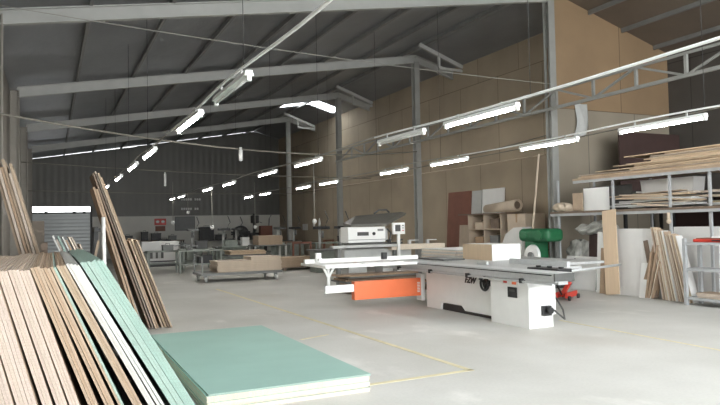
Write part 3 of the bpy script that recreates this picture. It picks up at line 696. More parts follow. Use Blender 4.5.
def stackx(n, x0, y0, z, L, W, T, f, e, lab, grp, jit=.02):
    """n sheets lying flat: length along X"""
    for k in range(n):
        ll = ('topmost board of the '+lab) if k == n-1 else '%s board from the bottom of the %s' % (ORD[k], lab)
        board('flat_board', L, W, T, random.choice(f), random.choice(e), flat_mx((x0+L+random.uniform(-jit, jit), y0+random.uniform(-jit, jit), z), R(90)), ll, 'board', grp); z += T+.0006
    return z
# cart with particle boards
c0 = (5.2, 19.9, 0)
t = thing('board_cart', 'low steel cart stacked with particle boards on the open floor', 'cart', c0)
g = G(c0); g.box(4.0, 6.5, 19.3, 20.6, .2, .27); g.out('deck', 'mgrey', t)
for x in (4.15, 6.3):
    for y in (19.4, 20.5):
        g = G(c0); g.cyl((x-.03, y, .08), (x+.03, y, .08), .08, n=14); w = g.out('wheel', 'lgrey', t)
        g = G(c0); g.box(x-.045, x+.045, y-.03, y+.03, .1, .2); g.out('wheel_fork', 'mgrey', w)
g = G(c0); g.box(4.02, 4.06, 19.35, 19.39, .27, .8).box(4.02, 4.06, 20.51, 20.55, .27, .8).box(4.02, 4.06, 19.35, 20.55, .76, .8); g.out('end_rail', 'mgrey', t)
stackx(13, 4.5, 19.4, .272, 2.0, 1.05, .025, ['chip_pale'], ['card_pale'], 'particle board stack on the low cart', 'boards on the low cart')
# pallet with boards beyond the cart
pallet((7.75, 23.3, 0), 2.6, 1.2, 'pallet under long tan boards beyond the low cart')
stackx(12, 6.6, 22.8, .116, 2.35, 1.0, .03, ['chip'], ['chip'], 'board stack on the pallet beyond the low cart', 'boards on the pallet beyond the cart')
# table with colourful boards on a single post
c0 = (6.6, 24.0, 0)
t = thing('pedestal_table', 'single-post table holding orange-brown boards behind the low cart', 'table', c0)
g = G(); g.box(-.75, .75, -.5, .5, .56, .62); g.out('table_top', 'dgrey', t)
g = G(); g.cyl((0, -.2, .05), (0, -.2, .56), .06); g.out('post', 'lgrey', t)
g = G(); g.box(-.4, .4, -.4, .4, 0, .05); g.out('base', 'mgrey', t)
stackx(4, 5.9, 23.55, .621, 1.35, .85, .035, ['chip_brown'], ['rust', 'wood', 'orange', 'wood'], 'orange-brown stack on the single-post table', 'boards on the single-post table', .05)
# table with a thick pale bundle
table('steel-legged table carrying a tall chipboard bundle', (8.0, 25.6, 0), 1.4, .9, .9, 'mgrey', 'lgrey', shelf=False)
stackx(12, 7.5, 25.2, .901, 1.0, .8, .03, ['chip'], ['chip'], 'chipboard bundle on the steel-legged table', 'boards on the steel-legged table', .012)
# work tables in the rear
tb = [((4.95, 24.3, 0), 1.6, .8, .82, 'green-grey steel work table with an empty top beyond the cart'), ((5.3, 26.6, 0), 1.3, .8, .8, 'green-grey steel work table behind the empty-topped one'), ((4.0, 26.0, 0), 1.4, .8, .78, 'steel work table near the white cabinet machine'),
      ((8.9, 27.5, 0), 1.5, .8, .9, 'work table beneath the hanging socket by the drill press'), ((10.4, 24.5, 0), 1.8, .8, .95, 'work table with dark machines along the brown board wall')]
for c, lx, ly, h, lab in tb: table(lab, c, lx, ly, h, 'dgreen', 'dgreen')
# small frames, vises and clutter on and under these tables
def vise(c, label):
    t = thing('bench_vise', label, 'vise', c)
    g = G(); g.box(-.1, .1, -.08, .08, 0, .05).box(-.06, .06, -.05, .05, .05, .12); g.out('base', 'dgrey', t)
    g = G(); g.box(-.14, -.02, -.07, .07, .12, .22, .01).box(.06, .12, -.07, .07, .12, .22, .01); g.out('jaw', 'mgrey', t)
    g = G(); g.cyl((.12, 0, .15), (.28, 0, .15), .015).cyl((.27, -.1, .15), (.27, .1, .15), .01); g.out('screw_handle', 'lgrey', t)
vise((4.6, 24.2, .82), 'grey bench vise on the empty-topped work table'); vise((8.6, 27.4, .9), 'grey bench vise on the table by the drill press')
def toolbox(c, w, d, h, m_, label, cat='box'):
    t = thing('tool_box', label, cat, c); g = G(); g.box(-w/2, w/2, -d/2, d/2, 0, h*.8, .01); g.out('body', m_, t)
    g = G(); g.box(-w/2-.01, w/2+.01, -d/2-.01, d/2+.01, h*.8, h, .01); g.out('lid', m_, t)
    g = G(); g.tube([(-w*.2, 0, h), (-w*.2, 0, h+.06), (w*.2, 0, h+.06), (w*.2, 0, h)], .012); g.out('handle', 'black', t)
toolbox((5.5, 26.5, .8), .45, .35, .32, 'dgrey', 'dark tool box on the work table behind the empty one')
toolbox((4.1, 26.0, .78), .4, .3, .22, 'mgrey', 'grey tool box on the table near the white cabinet machine')
toolbox((5.15, 24.25, .33), .5, .4, .3, 'black', 'black tool box on the under-shelf of the empty-topped table')
toolbox((10.9, 24.4, .95), .5, .35, .25, 'black', 'black tool box on the table along the brown board wall')
# machines with dark tops against the brown board wall
def spindle(c, label, hd='black'):
    t = thing('small_router', label, 'machine', c)
    g = G(); g.box(-.35, .35, -.3, .3, 0, .75, .02); g.out('base', 'dgreen', t)
    g = G(); g.box(-.45, .45, -.4, .4, .75, .8, .006); g.out('table_top', 'mgrey', t)
    g = G(); g.cyl((0, .2, .8), (0, .2, 1.55), .05); g.out('column', 'lgrey', t)
    g = G(); g.box(-.24, .24, -.2, .25, 1.5, 1.6, .02); g.out('head', hd, t)
    g = G(); g.cyl((0, -.08, 1.2), (0, -.08, 1.45), .045); g.out('spindle', 'mgrey', t)
    g = G(); g.tube([(.15, 0, 1.6), (.2, 0, 1.75), (.3, .1, 1.85), (.2, .15, 2.15)], .02); g.out('hose', 'dgrey', t)
spindle((8.6, 21.2, 0), 'black-topped router machine behind the round hanging socket'); spindle((9.75, 22, 0), 'black-topped router machine partly behind the white edge machine')
spindle((9.6, 28.8, 0), 'green router machine far back by the brown board wall', 'dgrey')
spindle((6.9, 28.4, 0), 'small dark router machine beyond the orange-brown boards', 'steel_dark'); spindle((5.9, 30.2, 0), 'small grey router machine behind the green-grey tables', 'mgrey')
spindle((10.7, 29.8, 0), 'small dark router machine close to the brown board wall', 'black'); spindle((8.3, 31.5, 0), 'small dark router machine before the drill press', 'steel_dark')
table('green-grey table behind the orange-brown boards', (7.1, 26.9, 0), 1.5, .7, .85, 'dgreen', 'dgreen'); table('long dark table close to the brown board wall', (11.0, 33.0, 0), 2.2, .8, .9, 'steel_dark', 'dgreen')
toolbox((6.8, 26.9, .85), .5, .35, .25, 'dgreen', 'dull green tool box on the table behind the orange-brown boards')
toolbox((7.4, 26.85, .85), .3, .3, .35, 'white_dull', 'white tool box on the table behind the orange-brown boards')
stackx(4, 5.55, 19.45, .272+13*.0256+.001, .95, .9, .025, ['chip_pale'], ['card_pale'], 'short pile atop the boards of the low cart', 'short boards atop the low cart', .008)
# brown frames standing near the wall
for k, (x, y) in enumerate(((9.0, 24.3), (9.3, 26.2), (11.2, 26.8))):
    t = thing('door_frame_blank', 'brown timber frame %s' % ['standing by the pallet of tan boards', 'standing behind the black-topped router', 'propped at the brown board wall'][k], 'frame', (x, y, 0), .3*k)
    fm = 'rust' if k != 1 else 'chip_dark'
    for q in (-1, 1):
        g = G(); g.box(q*.365-.035, q*.365+.035, -.03, .03, 0, 1.0); g.out('stile', fm, t)
        g = G(); g.box(q*.365-.035, q*.365+.035, -.25, .25, 0, .05); g.out('foot', 'chip_dark', t)
    for z in (.3, .93):
        g = G(); g.box(-.33, .33, -.03, .03, z, z+.07); g.out('rail', fm, t)
# things on the brown wall
for k, y in enumerate((33.0, 32.2)):
    t = thing('hanging_glove', ['white bag hung on the brown board wall, farther from the gate', 'white bag hung on the brown board wall, closer to the gate'][k], 'bag', (XR-.06, y, 1.75))
    g = G(); g.sph((0, 0, 0), .16, (.3, .8, 1.5)).sph((0, 0, .2), .07, (.4, .8, 1.2)); g.out('bag', 'white_dull', t)
    g = G(); g.cyl((.0, 0, .22), (.06, 0, .3), .012, n=6); g.out('hook', 'steel_dark', t)
g = G((XR-.02, 34.5, 1.5)); g.box(XR-.02, XR, 34.1, 34.9, 1.4, 1.75, .004); o = g.out('notice_sheet', 'white_dull'); o.location = (XR-.02, 34.5, 1.5); tag(o, 'white sheet pinned low on the brown board wall', 'notice')

# ------------------------------------------------------------------ the rear: white machine, bench, sign, fan, press
E0 = (4.0, 29.5, 0)
t = thing('cabinet_machine', 'white cabinet machine with barred openings near the end wall', 'machine', E0); H = lambda: G(E0)
g = H(); g.box(3.5, 5.05, 29.0, 30.0, .1, 1.08, .02); bd = g.out('body', 'white_dull', t)
g = H(); g.box(2.85, 3.5, 29.1, 30.0, 0, .9, .02); g.out('side_unit', 'lgrey', t)
g = H(); g.box(3.55, 4.4, 28.985, 29.0, .36, .66); pn = g.out('opening', 'dgrey', bd)
for x in (3.75, 3.98, 4.2):
    g = H(); g.box(x-.03, x+.09, 28.97, 28.985, .36, .66); g.out('bar', 'lgrey', pn)
g = H(); g.box(3.55, 5.0, 28.98, 29.0, .2, .26); g.out('slot', 'dgrey', bd)
g = H(); g.box(3.5, 5.05, 29.05, 29.95, 0, .1); g.out('plinth', 'dgrey', t)
g = H(); g.box(4.6, 5.9, 28.9, 29.5, .86, .9); g.out('outfeed_table', 'mgrey', t)
g = H(); g.box(5.75, 5.85, 29.0, 29.4, 0, .86); g.out('leg', 'mgrey', t)
table('long dark bench along the end wall under the red sign', (5.1, 37.6, 0), 3.4, .8, 1.0, 'chip_dark', 'steel_dark')
table('dark bench along the end wall beneath the black fan', (9.6, 37.6, 0), 3.8, .8, .95, 'steel_dark', 'steel_dark')
table('grey bench in front of the bench under the red sign', (4.6, 34.0, 0), 3.2, .8, .9, 'mgrey', 'mgrey')
cl = [(3.8, 37.5, 1.0, .5, .4, .3, 'dgrey'), (4.7, 37.6, 1.0, .35, .3, .5, 'steel_dark'), (5.3, 37.5, 1.0, .5, .3, .4, 'black'), (6.2, 37.6, 1.0, .4, .35, .25, 'mgrey'), (3.6, 34, .9, .5, .4, .25, 'dgrey'), (5.2, 34, .9, .6, .4, .2, 'steel_dark'), (8.1, 37.6, .95, .8, .4, .75, 'steel_dark'), (8.9, 37.5, .95, .6, .4, .3, 'black'), (10.9, 37.5, .95, .5, .4, .35, 'dgrey')]
cn = ['dark grey tool box nearest the shutter on the long dark bench', 'tall steel tool box on the long dark bench', 'black tool box beneath the red sign', 'grey tool box at the fan end of the long dark bench', 'dark tool box on the grey bench, shutter side', 'wide steel tool box on the grey bench', 'big dark box at the end of the bench beside the fan', 'black tool box beside the black fan', 'dark tool box beneath the drill press']
for (x, y, z, w, dd, h, m_), n in zip(cl, cn): toolbox((x, y, z), w, dd, h, m_, n.replace('nearest', 'closest to') if False else n.replace('nearest the', 'by the'))
# red sign with two white marks
t = thing('wall_sign', 'red sign with two white round marks on the end wall', 'sign', (5.75, YB-.03, 1.9))
g = G(); g.box(-.33, .33, 0, .03, -.05, .33, .004); g.out('sign_plate', 'red', t)
for x in (-.15, .15):
    g = G(); g.sph((x, -.003, .15), .1, (1, .08, .75)); g.out('white_mark', 'white', t)
g = G(); g.box(-.28, .28, 0, .03, -.4, -.1, .004); g.out('lower_plate', 'rust', t)
# grey notice board
t = thing('notice_board', 'plain grey notice board on the end wall', 'board', (7.15, YB-.04, 1.55))
g = G(); g.box(-.55, .55, 0, .04, 0, .75); g.out('panel', 'mgrey', t)
g = G(); g.box(-.58, .58, -.01, .04, .75, .79).box(-.58, .58, -.01, .04, -.04, 0).box(-.58, -.55, -.01, .04, 0, .75).box(.55, .58, -.01, .04, 0, .75); g.out('frame', 'dgrey', t)
# faded white lettering on the dark sheet, two lines
t = thing('wall_lettering', 'two faded lines of small white lettering on the dark end wall', 'lettering', (7.3, YB, 2.7))
for z, n in ((3.28, 9), (2.72, 8)):
    g = G((7.3, YB, 2.7))
    for k in range(n):
        if k == 5: continue
        x = 6.95+.13*k; g.box(x, x+.09, YB+.0, YB+.02, z, z+.13).box(x+.02, x+.11, YB+.0, YB+.02, z+.05, z+.08)
    g.out('lettering_line', 'white_dull', t)
# drum fan on a stand
c0 = (9.85, 36.6, 0)
t = thing('drum_fan', 'large black round fan on a stand at the end wall', 'fan', c0)
g = G(); 
for k in range(28):
    a0, a1 = 2*PI*k/28, 2*PI*(k+1)/28
    g.bar((.42*math.cos(a0), 0, 1.3+.42*math.sin(a0)), (.42*math.cos(a1), 0, 1.3+.42*math.sin(a1)), .3, .02)
g.out('drum', 'black', t)
g = G()
for rr in (.12, .2, .28, .36): 
    for k in range(24):
        a0, a1 = 2*PI*k/24, 2*PI*(k+1)/24
        g.bar((rr*math.cos(a0), -.15, 1.3+rr*math.sin(a0)), (rr*math.cos(a1), -.15, 1.3+rr*math.sin(a1)), .012, .012)
g.out('grille', 'steel_dark', t)
g = G(); g.cyl((0, .13, 1.3), (0, .16, 1.3), .42, n=28); g.out('back_plate', 'black', t)
for k in range(4):
    a = k*PI/2+.4; g = G(); g.prism([(.05*math.cos(a-.4), -.04, 1.3+.05*math.sin(a-.4)), (.38*math.cos(a-.1), -.06, 1.3+.38*math.sin(a-.1)), (.38*math.cos(a+.5), .04, 1.3+.38*math.sin(a+.5)), (.05*math.cos(a+.4), .02, 1.3+.05*math.sin(a+.4))], (0, .01, 0)); g.out('fan_blade', 'dgrey', t)
g = G(); g.cyl((0, -.1, 1.3), (0, .15, 1.3), .1); g.out('motor', 'black', t)
g = G(); g.box(-.45, -.41, -.03, .03, 0, 1.3).box(.41, .45, -.03, .03, 0, 1.3).box(-.45, -.41, -.3, .3, 0, .04).box(.41, .45, -.3, .3, 0, .04); g.out('stand', 'steel_dark', t)
# drill press
c0 = (10.5, 36.0, 0)
t = thing('drill_press', 'dark pillar drill press in front of the end wall', 'drill', c0)
g = G(); g.box(-.3, .3, -.35, .25, 0, .08, .01); g.out('base', 'steel_dark', t)
g = G(); g.cyl((0, .12, .08), (0, .12, 2.4), .07); g.out('column', 'steel_dark', t)
g = G(); g.box(-.28, .28, -.3, .15, .95, 1.0, .01); g.out('table', 'dgrey', t)
g = G(); g.box(-.16, .16, -.35, .3, 1.85, 2.3, .04); hd = g.out('head', 'steel_dark', t)
g = G(); g.cyl((0, -.22, 1.4), (0, -.22, 1.85), .04); g.out('quill', 'mgrey', hd)
g = G(); g.cyl((.16, -.15, 1.95), (.4, -.15, 1.85), .015); g.out('feed_lever', 'black', hd)
c0 = (11.3, 36.5, 0)
t = thing('switch_cabinet', 'reddish-brown switch cabinet beside the drill press', 'cabinet', c0)
g = G(); g.box(-.35, .35, -.2, .2, 1.1, 1.7, .01); g.out('body', 'rust', t)
g = G(); g.box(-.3, .3, -.22, -.2, 1.15, 1.65); g.out('door', 'rust', t)
g = G(); g.box(-.05, .05, -.05, .05, 0, 1.1).box(-.3, .3, -.2, .2, 0, .04); g.out('stand', 'steel_dark', t)
g = G(); g.tube([(.2, 0, 1.7), (.25, .1, 2.1), (.4, .2, 2.3)], .03); g.out('cable', 'dgrey', t)

# ------------------------------------------------------------------ by the brown wall: panels, shelf, green machine
def wall_lean(name, y0, y1, h, m_, off, label, a=4, T=.03, cat='panel'):
    """panel leaning on the brown board wall"""
    a = R(a); zc = h*math.cos(a); mx = Matrix.Translation((XR-off-zc*math.tan(a)-T, y0, .001)) @ Matrix.Rotation(a, 4, 'Y')
    return board(name, y1-y0, h, T, m_, m_, mx, label, cat)
wall_lean('brown_board', 18.35, 19.75, 2.72, 'rust', .01, 'reddish-brown door panel leaning on the brown board wall')
wall_lean('beige_board', 17.9, 18.9, 1.55, 'card_pale', .14, 'short beige panel before the reddish-brown door panel')
wall_lean('grey_sheet', 17.75, 18.3, 2.70, 'lgrey', .01, 'narrow grey panel between the brown and the white ones')
wall_lean('white_board', 16.55, 17.7, 2.72, 'white', .01, 'white panel leaning on the wall behind the open shelf unit')
c0 = (12.1, 15.9, 0)
t = thing('shelf_unit', 'open beige shelf unit against the brown board wall', 'shelf', c0); H = lambda: G(c0)
for z in (.35, .95, 1.4):
    g = H(); g.box(11.85, 12.45, 15.35, 17.0, z, z+.03); g.out('shelf', 'card_pale', t)
g = H(); g.box(11.75, 12.5, 15.0, 17.4, 1.86, 1.895); g.out('top', 'chip_dark', t)
for y in (15.35, 16.15, 16.97):
    g = H(); g.box(11.85, 12.45, y, y+.03, 0, 1.86); g.out('divider', 'card_pale', t)
for k, (y, z, hh) in enumerate(((16.5, .98, .2), (15.75, .98, .25), (16.5, 1.43, .2), (15.7, 1.43, .3))):
    toolbox((12.1, y, z), .4, .4, hh, ['card', 'mgrey', 'card_pale', 'chip_dark'][k], '%s on the %s shelf of the beige unit' % (['brown box', 'grey box', 'pale box', 'dark brown box'][k], ['middle', 'middle', 'upper', 'upper'][k]))
c0 = (12.15, 14.6, 0)
t = thing('carton', 'tall pale cardboard carton beside the open shelf unit', 'carton', c0)
g = G(); g.box(-.35, .35, -.4, .38, 0, 1.84, .006); g.out('body', 'card_pale', t)
g = G(); g.box(-.36, .36, -.06, .0, 1.6, 1.845); g.out('tape', 'card', t)
c0 = (12.1, 15.6, 1.9)
t = thing('cardboard_roll', 'thick rolled cardboard tube lying on top of the shelf unit', 'roll', c0)
g = G()
d0, d1 = Vector((0, .75, .13)), Vector((0, -.75, .2))
n = 20
ring = lambda c, r: [Vector((c.x+r*math.cos(2*PI*k/n), c.y, c.z+r*math.sin(2*PI*k/n))) for k in range(n)]
A, B, Bi, Ai = [[g.b.verts.new(p) for p in ring(c, r)] for c, r in ((d0, .13), (d1, .17), (d1, .13), (d0, .09))]
for a_, b_ in ((A, B), (B, Bi), (Bi, Ai), (Ai, A)):
    for k in range(n): f = g.b.faces.new((a_[k], a_[(k+1) % n], b_[(k+1) % n], b_[k])); f.smooth = True
g.out('tube', 'card_pale', t)
g = G(); g.cyl((0, -.6, .2), (0, -.7, .2), .11, n=16); g.out('inner_core', 'chip_dark', t)
board('white_offcut', .7, .3, .02, 'white_dull', 'white_edge', flat_mx((11.85, 15.5, 1.896)), 'white offcut lying under the cardboard roll', 'board')
# white curved hood and green machine
c0 = (10.9, 12.5, 0)
t = thing('green_planer', 'green enamelled machine with a rounded body behind the saw', 'machine', c0); H = lambda: G(c0)
g = H(); g.box(10.62, 11.16, 12.0, 13.1, 1.12, 1.44, .11, seg=4); g.out('body', 'green', t)
g = H(); g.box(10.7, 11.15, 12.55, 12.95, .6, 1.15, .06, seg=3); g.out('neck', 'green', t)
g = H(); g.cyl((10.63, 12.3, 1.28), (10.58, 12.3, 1.28), .12, n=18).cyl((10.63, 12.8, 1.28), (10.6, 12.8, 1.28), .07, n=14); g.out('cover', 'green', t)
g = H(); g.box(10.68, 11.16, 12.1, 13.0, 0, .6, .03); g.out('base', 'dgrey', t)
g = H(); g.cyl((10.68, 12.6, .78), (10.62, 12.6, .78), .28, .25, 24); wd = g.out('wheel_disc', 'white', t)
g = H(); g.cyl((10.62, 12.6, .78), (10.58, 12.6, .78), .09, n=14); g.out('hub', 'mgrey', wd)
t = thing('white_hood', 'white fan-shaped hood standing beside the green machine', 'hood', (11.3, 14.2, 0))
g = G(); g.prism([(0, -.55, 0), (0, .6, 0), (0, .55, .75), (0, .25, 1.28), (0, -.1, 1.46), (0, -.5, 1.48)], (.3, 0, 0)); g.out('shell', 'white_dull', t)
g = G(); g.box(-.01, 0, -.5, -.46, .1, 1.35); g.out('rim', 'lgrey', t)
# stacked brown cartons and the wrapped bundle under the rack end
c0 = (12.2, 11.5, 0)
t = thing('pole', 'slim timber pole standing on the green machine', 'pole', (10.95, 12.9, 1.44))
g = G(); g.bar((0, 0, 0), (.35, .1, 1.9), .035, .035); g.out('shaft', 'card_pale', t); t['label'] = 'slim timber pole standing on the green machine'
t = thing('wrapped_bundle', 'bundle wrapped in crumpled clear plastic under the rack end', 'bundle', (11.6, 11.6, 0))
def fnw(u, v):
    a = 2*PI*u; r = .17+.04*math.sin(5*a+7*v)+.035*math.sin(9*a-11*v)+.03*math.sin(14*v+2*a); r *= (1 if v < .98 else .4)
    return (r*math.cos(a)*.7, r*1.7*math.sin(a), 1.15*v+.02*math.sin(3*a))
g = G(); g.grid(44, 22, fnw); g.out('plastic_wrap', 'plastic_sheet', t)
g = G(); g.box(-.07, .07, -.12, .12, 0, 1.05); g.out('contents', 'lgrey', t)
t['label'] = 'bundle of strips wrapped in crumpled clear plastic under the rack end'; t.location = (11.52, 11.88, 0)
t = thing('plastic_sheeting', 'crumpled clear plastic sheeting heaped on the dark brown panel under the rack', 'sheeting', (11.5, 11.2, 1.31))
def fns(u, v):
    a = 2*PI*u; q = math.sin(PI*v)**.5; r = (.16+.035*math.sin(4*a+9*v)+.03*math.sin(7*a-13*v)+.03*math.sin(17*v))*q
    return (r*.9*math.cos(a)-.1, -.62+1.3*v+.03*math.sin(5*a), .12+r*math.sin(a)*(.8 if math.sin(a) > 0 else .7)+.04*math.sin(6*v))
g = G(); g.grid(36, 30, fns); g.out('sheet', 'plastic_sheet', t)

# ------------------------------------------------------------------ storage rack
RX0, RX1 = 11.22, 12.4
c0 = (11.7, 9.3, 0)
t = thing('storage_rack', 'long steel storage rack loaded with boards in front of the partition', 'rack', c0); H = lambda: G(c0)
for y in (12.25, 10.54, 9.08, 8.2, 6.4):
    for x in (RX0, RX1):
        g = H(); g.box(x-.02, x+.02, y-.024, y+.024, 0, 2.6); g.out('upright', 'galv', t)
for z, nm_ in ((1.79, 'shelf'), (2.55, 'shelf')):
    y1 = 12.5 if z < 2 else 11.7
    g = H(); g.box(RX0-.06, RX1+.06, 6.2, y1, z, z+.05); sh = g.out(nm_, 'chip_dark' if z < 2 else 'chip', t)
    g = H(); g.box(RX0-.05, RX0-.02, 6.2, y1, z-.06, z); g.out('beam', 'galv', sh)
g = H(); g.cyl((RX0-.06, 9.08, 1.55), (RX0-.06, 9.08, 1.74), .03, n=8).sph((RX0-.06, 9.08, 1.56), .05); g.out('hook', 'card_pale', t)
# top shelf: layered rough boards
z = 2.601
lt = 'rough tan board in the loose layers on the top rack shelf'
specs = []
for k in range(15):
    L = random.uniform(2.2, 4.2); yc = 7.0+random.uniform(-.5, .8)+(0 if k % 3 else .5)
    if k < 3: y0_, L = 6.3, 5.2
    else: y0_ = max(6.0, min(yc, 11.5-L)); 
    if k > 8: L = random.uniform(2, 3.2); y0_ = random.uniform(6.2, 8.6)
    f = random.choice(['wood', 'tan', 'chip']); T = random.choice([.018, .022, .028])
    board('stored_board', round(L, 1), round(random.uniform(.7, 1.1), 1), T, f, random.choice(['wood', 'chip_pale', 'tan']), flat_mx((11.06+random.uniform(-.04, .16), y0_, z), random.uniform(-.012, .012)), lt, 'board', 'boards on the top rack shelf'); z += T+.003
# lower shelf: scrap strips
z = 1.842
ls = 'greyish scrap strip in the tangled heap on the lower rack shelf'
for k in range(42):
    L = random.uniform(.8, 2.2); y0_ = random.uniform(6.3, 10.75-L) if k % 3 else random.uniform(8.4, 10.85-L); T = random.choice([.02, .025, .04]); tl = random.uniform(-.03, .06)
    f = random.choice(['card_pale', 'lgrey', 'white_dull', 'chip', 'lgrey', 'mgrey', 'wood', 'card_pale', 'white_dull', 'chip_pale']); zl = 1.842+(k//3)*.021+(L*.06 if tl < 0 else 0)*.5
    board('scrap_strip', round(L, 1), round(random.uniform(.15, .4), 1) or .2, T, f, f, flat_mx((11.25+.3*(k % 3)+random.uniform(.0, .06), y0_, zl), random.uniform(-.10, .02), tl), ls, 'strip', 'scrap strips on the lower rack shelf')
c0 = (11.9, 9.75, 1.842)
t = thing('white_crate', 'pale box with flared sides on the lower rack shelf', 'box', (11.85, 9.75, 1.842))
g = G(); g.prism([(.1, -.58, .0), (.1, .6, .0), (.1, .68, .62), (.1, -.66, .62)], (.35, 0, 0)); g.out('body', 'white_dull', t)
g = G(); g.box(.09, .46, -.66, .68, .62, .64); g.out('lid', 'white_dull', t)
board('white_board', .75, .52, .03, 'white', 'white', Matrix.Translation((11.3, 10.75, 1.842)), 'small white panel upright on the lower rack shelf', 'panel')
board('brown_board', .3, .42, .03, 'chip', 'chip', Matrix.Translation((11.2, 11.45, 1.842)), 'small tan panel upright beside the small white one on the rack', 'panel')
board('dark_sheet', 1.5, .6, .02, 'dgrey', 'dgrey', Matrix.Translation((12.2, 10.9, 1.842)), 'dark metal sheet upright at the rear of the lower rack shelf', 'panel')
for k in range(4):
    board('offcut_board', .7, .5, .02, ['chip_dark', 'mgrey', 'card_pale', 'chip'][k], 'card_pale', flat_mx((11.2+.02*k, 11.55, 1.842+.021*k), .04*k), '%s offcut from the shelf up at the column end of the rack' % ORD[k], 'board', 'offcuts at the column end of the rack')
t = thing('cloth_bundle', 'crumpled pale rag bundle at the column end of the rack', 'rag', (11.2, 12.1, 1.842))
g = G(); g.grid(24, 12, lambda u, v: ((.16+.05*math.sin(7*2*PI*u+5*v))*math.cos(2*PI*u)*math.sin(PI*v), (.26+.06*math.sin(4*2*PI*u))*math.sin(2*PI*u)*math.sin(PI*v), .11-.11*math.cos(PI*v)+.0)); g.out('rag', 'card_pale', t)
# dark brown panel on the partition above the rack, pale patch on the partition
board('brown_board', .04, 1.5, 2.2, 'umber', 'umber', Matrix.Translation((13.0, 11.95, 2.35)), 'large dark brown panel standing high behind the rack', 'panel')
t = thing('wall_shelf', 'steel bracket frame carrying the dark brown panel at the partition', 'shelf', (14.1, 12.2, 0))
for x in (-1.0, 1.0):
    g = G(); g.box(x-.04, x+.04, -.3, .35, 2.27, 2.35).box(x-.04, x+.04, .3, .36, 0, 2.35).box(x-.04, x+.04, -.3, -.24, 0, 2.35); g.out('bracket', 'steel_dark', t)
g = G(); g.box(-1.2, 1.2, -.33, .33, 2.31, 2.349); g.out('crossbar', 'steel_dark', t)
# added dark shelving, puts the shade behind the storage rack into its colour
t = thing('shade_shelf', 'dark shelving added to darken the space behind the long storage rack', 'shelf', (14.3, 9.5, 0)); H = lambda: G((14.3, 9.5, 0))
for y in (11.8, 9.8, 7.8):
    for x in (13.9, 14.7):
        g = H(); g.box(x-.03, x+.03, y-.03, y+.03, 0, 2.2); g.out('upright', 'steel_dark', t)
for z in (.5, 1.25, 2.1):
    g = H(); g.box(13.85, 14.75, 7.7, 11.9, z, z+.04); g.out('shelf', 'umber', t)
g = H(); g.box(14.72, 14.75, 7.7, 11.9, .1, 2.15); g.out('back_panel', 'umber', t)

# boards leaning against the rack front
def rack_lean(name, y0, w, h, m_, x0, label, a=5, T=.02, e=None, roll=0, group=None, cat='board'):
    """standing sheet, face to the hall, top tipped towards the rack; roll tips it in its own plane"""
    mx = Matrix.Translation((x0, y0, .002)) @ Matrix.Rotation(R(a), 4, 'Y') @ Matrix.Rotation(R(roll), 4, 'X')
    if roll < 0: mx = Matrix.Translation((0, 0, w*math.sin(R(-roll)))) @ mx
    return board(name, w, h, T, m_, e or m_, mx, label, cat, group)
rack_lean('tan_board', 10.1, .37, 1.83, 'tan', 10.84, 'tall narrow tan board leaning alone on the rack front', 6, .025, roll=-7)
rack_lean('brown_board', 10.42, .34, 1.0, 'chip_brown', 10.95, 'short brown board beside the tall tan one', 5)
rack_lean('white_board', 10.62, .3, 1.35, 'white', 11.02, 'narrow white panel behind the tall tan board', 4, cat='panel')
rack_lean('white_board', 9.45, .95, 1.42, 'white_dull', 11.08, 'wide white panel leaning behind the tall tan board', 3, .03, cat='panel')
rack_lean('white_board', 9.42, .28, .72, 'white', 10.96, 'small white panel on the floor before the wide white one', 8, cat='panel')
rack_lean('white_board', 8.2, 1.0, 1.45, 'white_dull', 11.36, 'wide white panel behind the row of leaning board ends', 3, .03, cat='panel')
rack_lean('brown_strip', 9.62, .1, 1.25, 'chip_brown', 10.98, 'brown strip crossing another before the wide white panel', 5, .03, roll=16)
rack_lean('brown_strip', 9.30, .1, 1.2, 'chip_dark', 11.02, 'darker brown strip crossing the brown one', 5, .03, roll=-14)
# row of thin board ends: each a sheet seen end-on, leaning along the rack
yy = 9.14
for k in range(13):
    f, e = random.choice([('chip', 'cream'), ('wood', 'cream'), ('chip', 'chip_pale'), ('white_dull', 'cream'), ('chip', 'chip_pink')])
    h = 1.46-.012*k-random.choice([0, 0, .06, .02]); a = 9+.5*k
    mx = Matrix.Translation((10.93+random.uniform(-.03, .03)+.02*k, yy-h*math.sin(R(a))*0, .002)) @ Matrix.Rotation(R(90), 4, 'Z')
    # thickness runs along the rack, length goes back under it
    mx = Matrix.Translation((10.98+random.uniform(-.03, .02), yy, .002)) @ Matrix.Rotation(R(-a), 4, 'X') @ Matrix(((0, 1, 0, 0), (-1, 0, 0, 0), (0, 0, 1, 0), (0, 0, 0, 1)))
    mx = Matrix.Translation((0, 0, 0)) @ mx
    board('board_end', .19, round(h, 2), .02, f, e, mx, '%s thin board end from the tall tan board in the leaning row' % ORD[k], 'board', 'thin boards leaning under the rack')
    yy -= .052 if k % 4 else .068
# two short pieces tilting the other way
for k in range(3):
    mx = Matrix.Translation((10.9+.02*k, 9.5-.05*k, .02)) @ Matrix.Rotation(R(10+3*k), 4, 'X') @ Matrix(((0, 1, 0, 0), (-1, 0, 0, 0), (0, 0, 1, 0), (0, 0, 0, 1)))
    board('board_end', .2, [.95, 1.1, .8][k], .018, 'chip_brown', ['chip_brown', 'chip', 'cream'][k], mx, '%s short board end tilting against the leaning row' % ORD[k], 'board', 'short board ends tilting against the row')
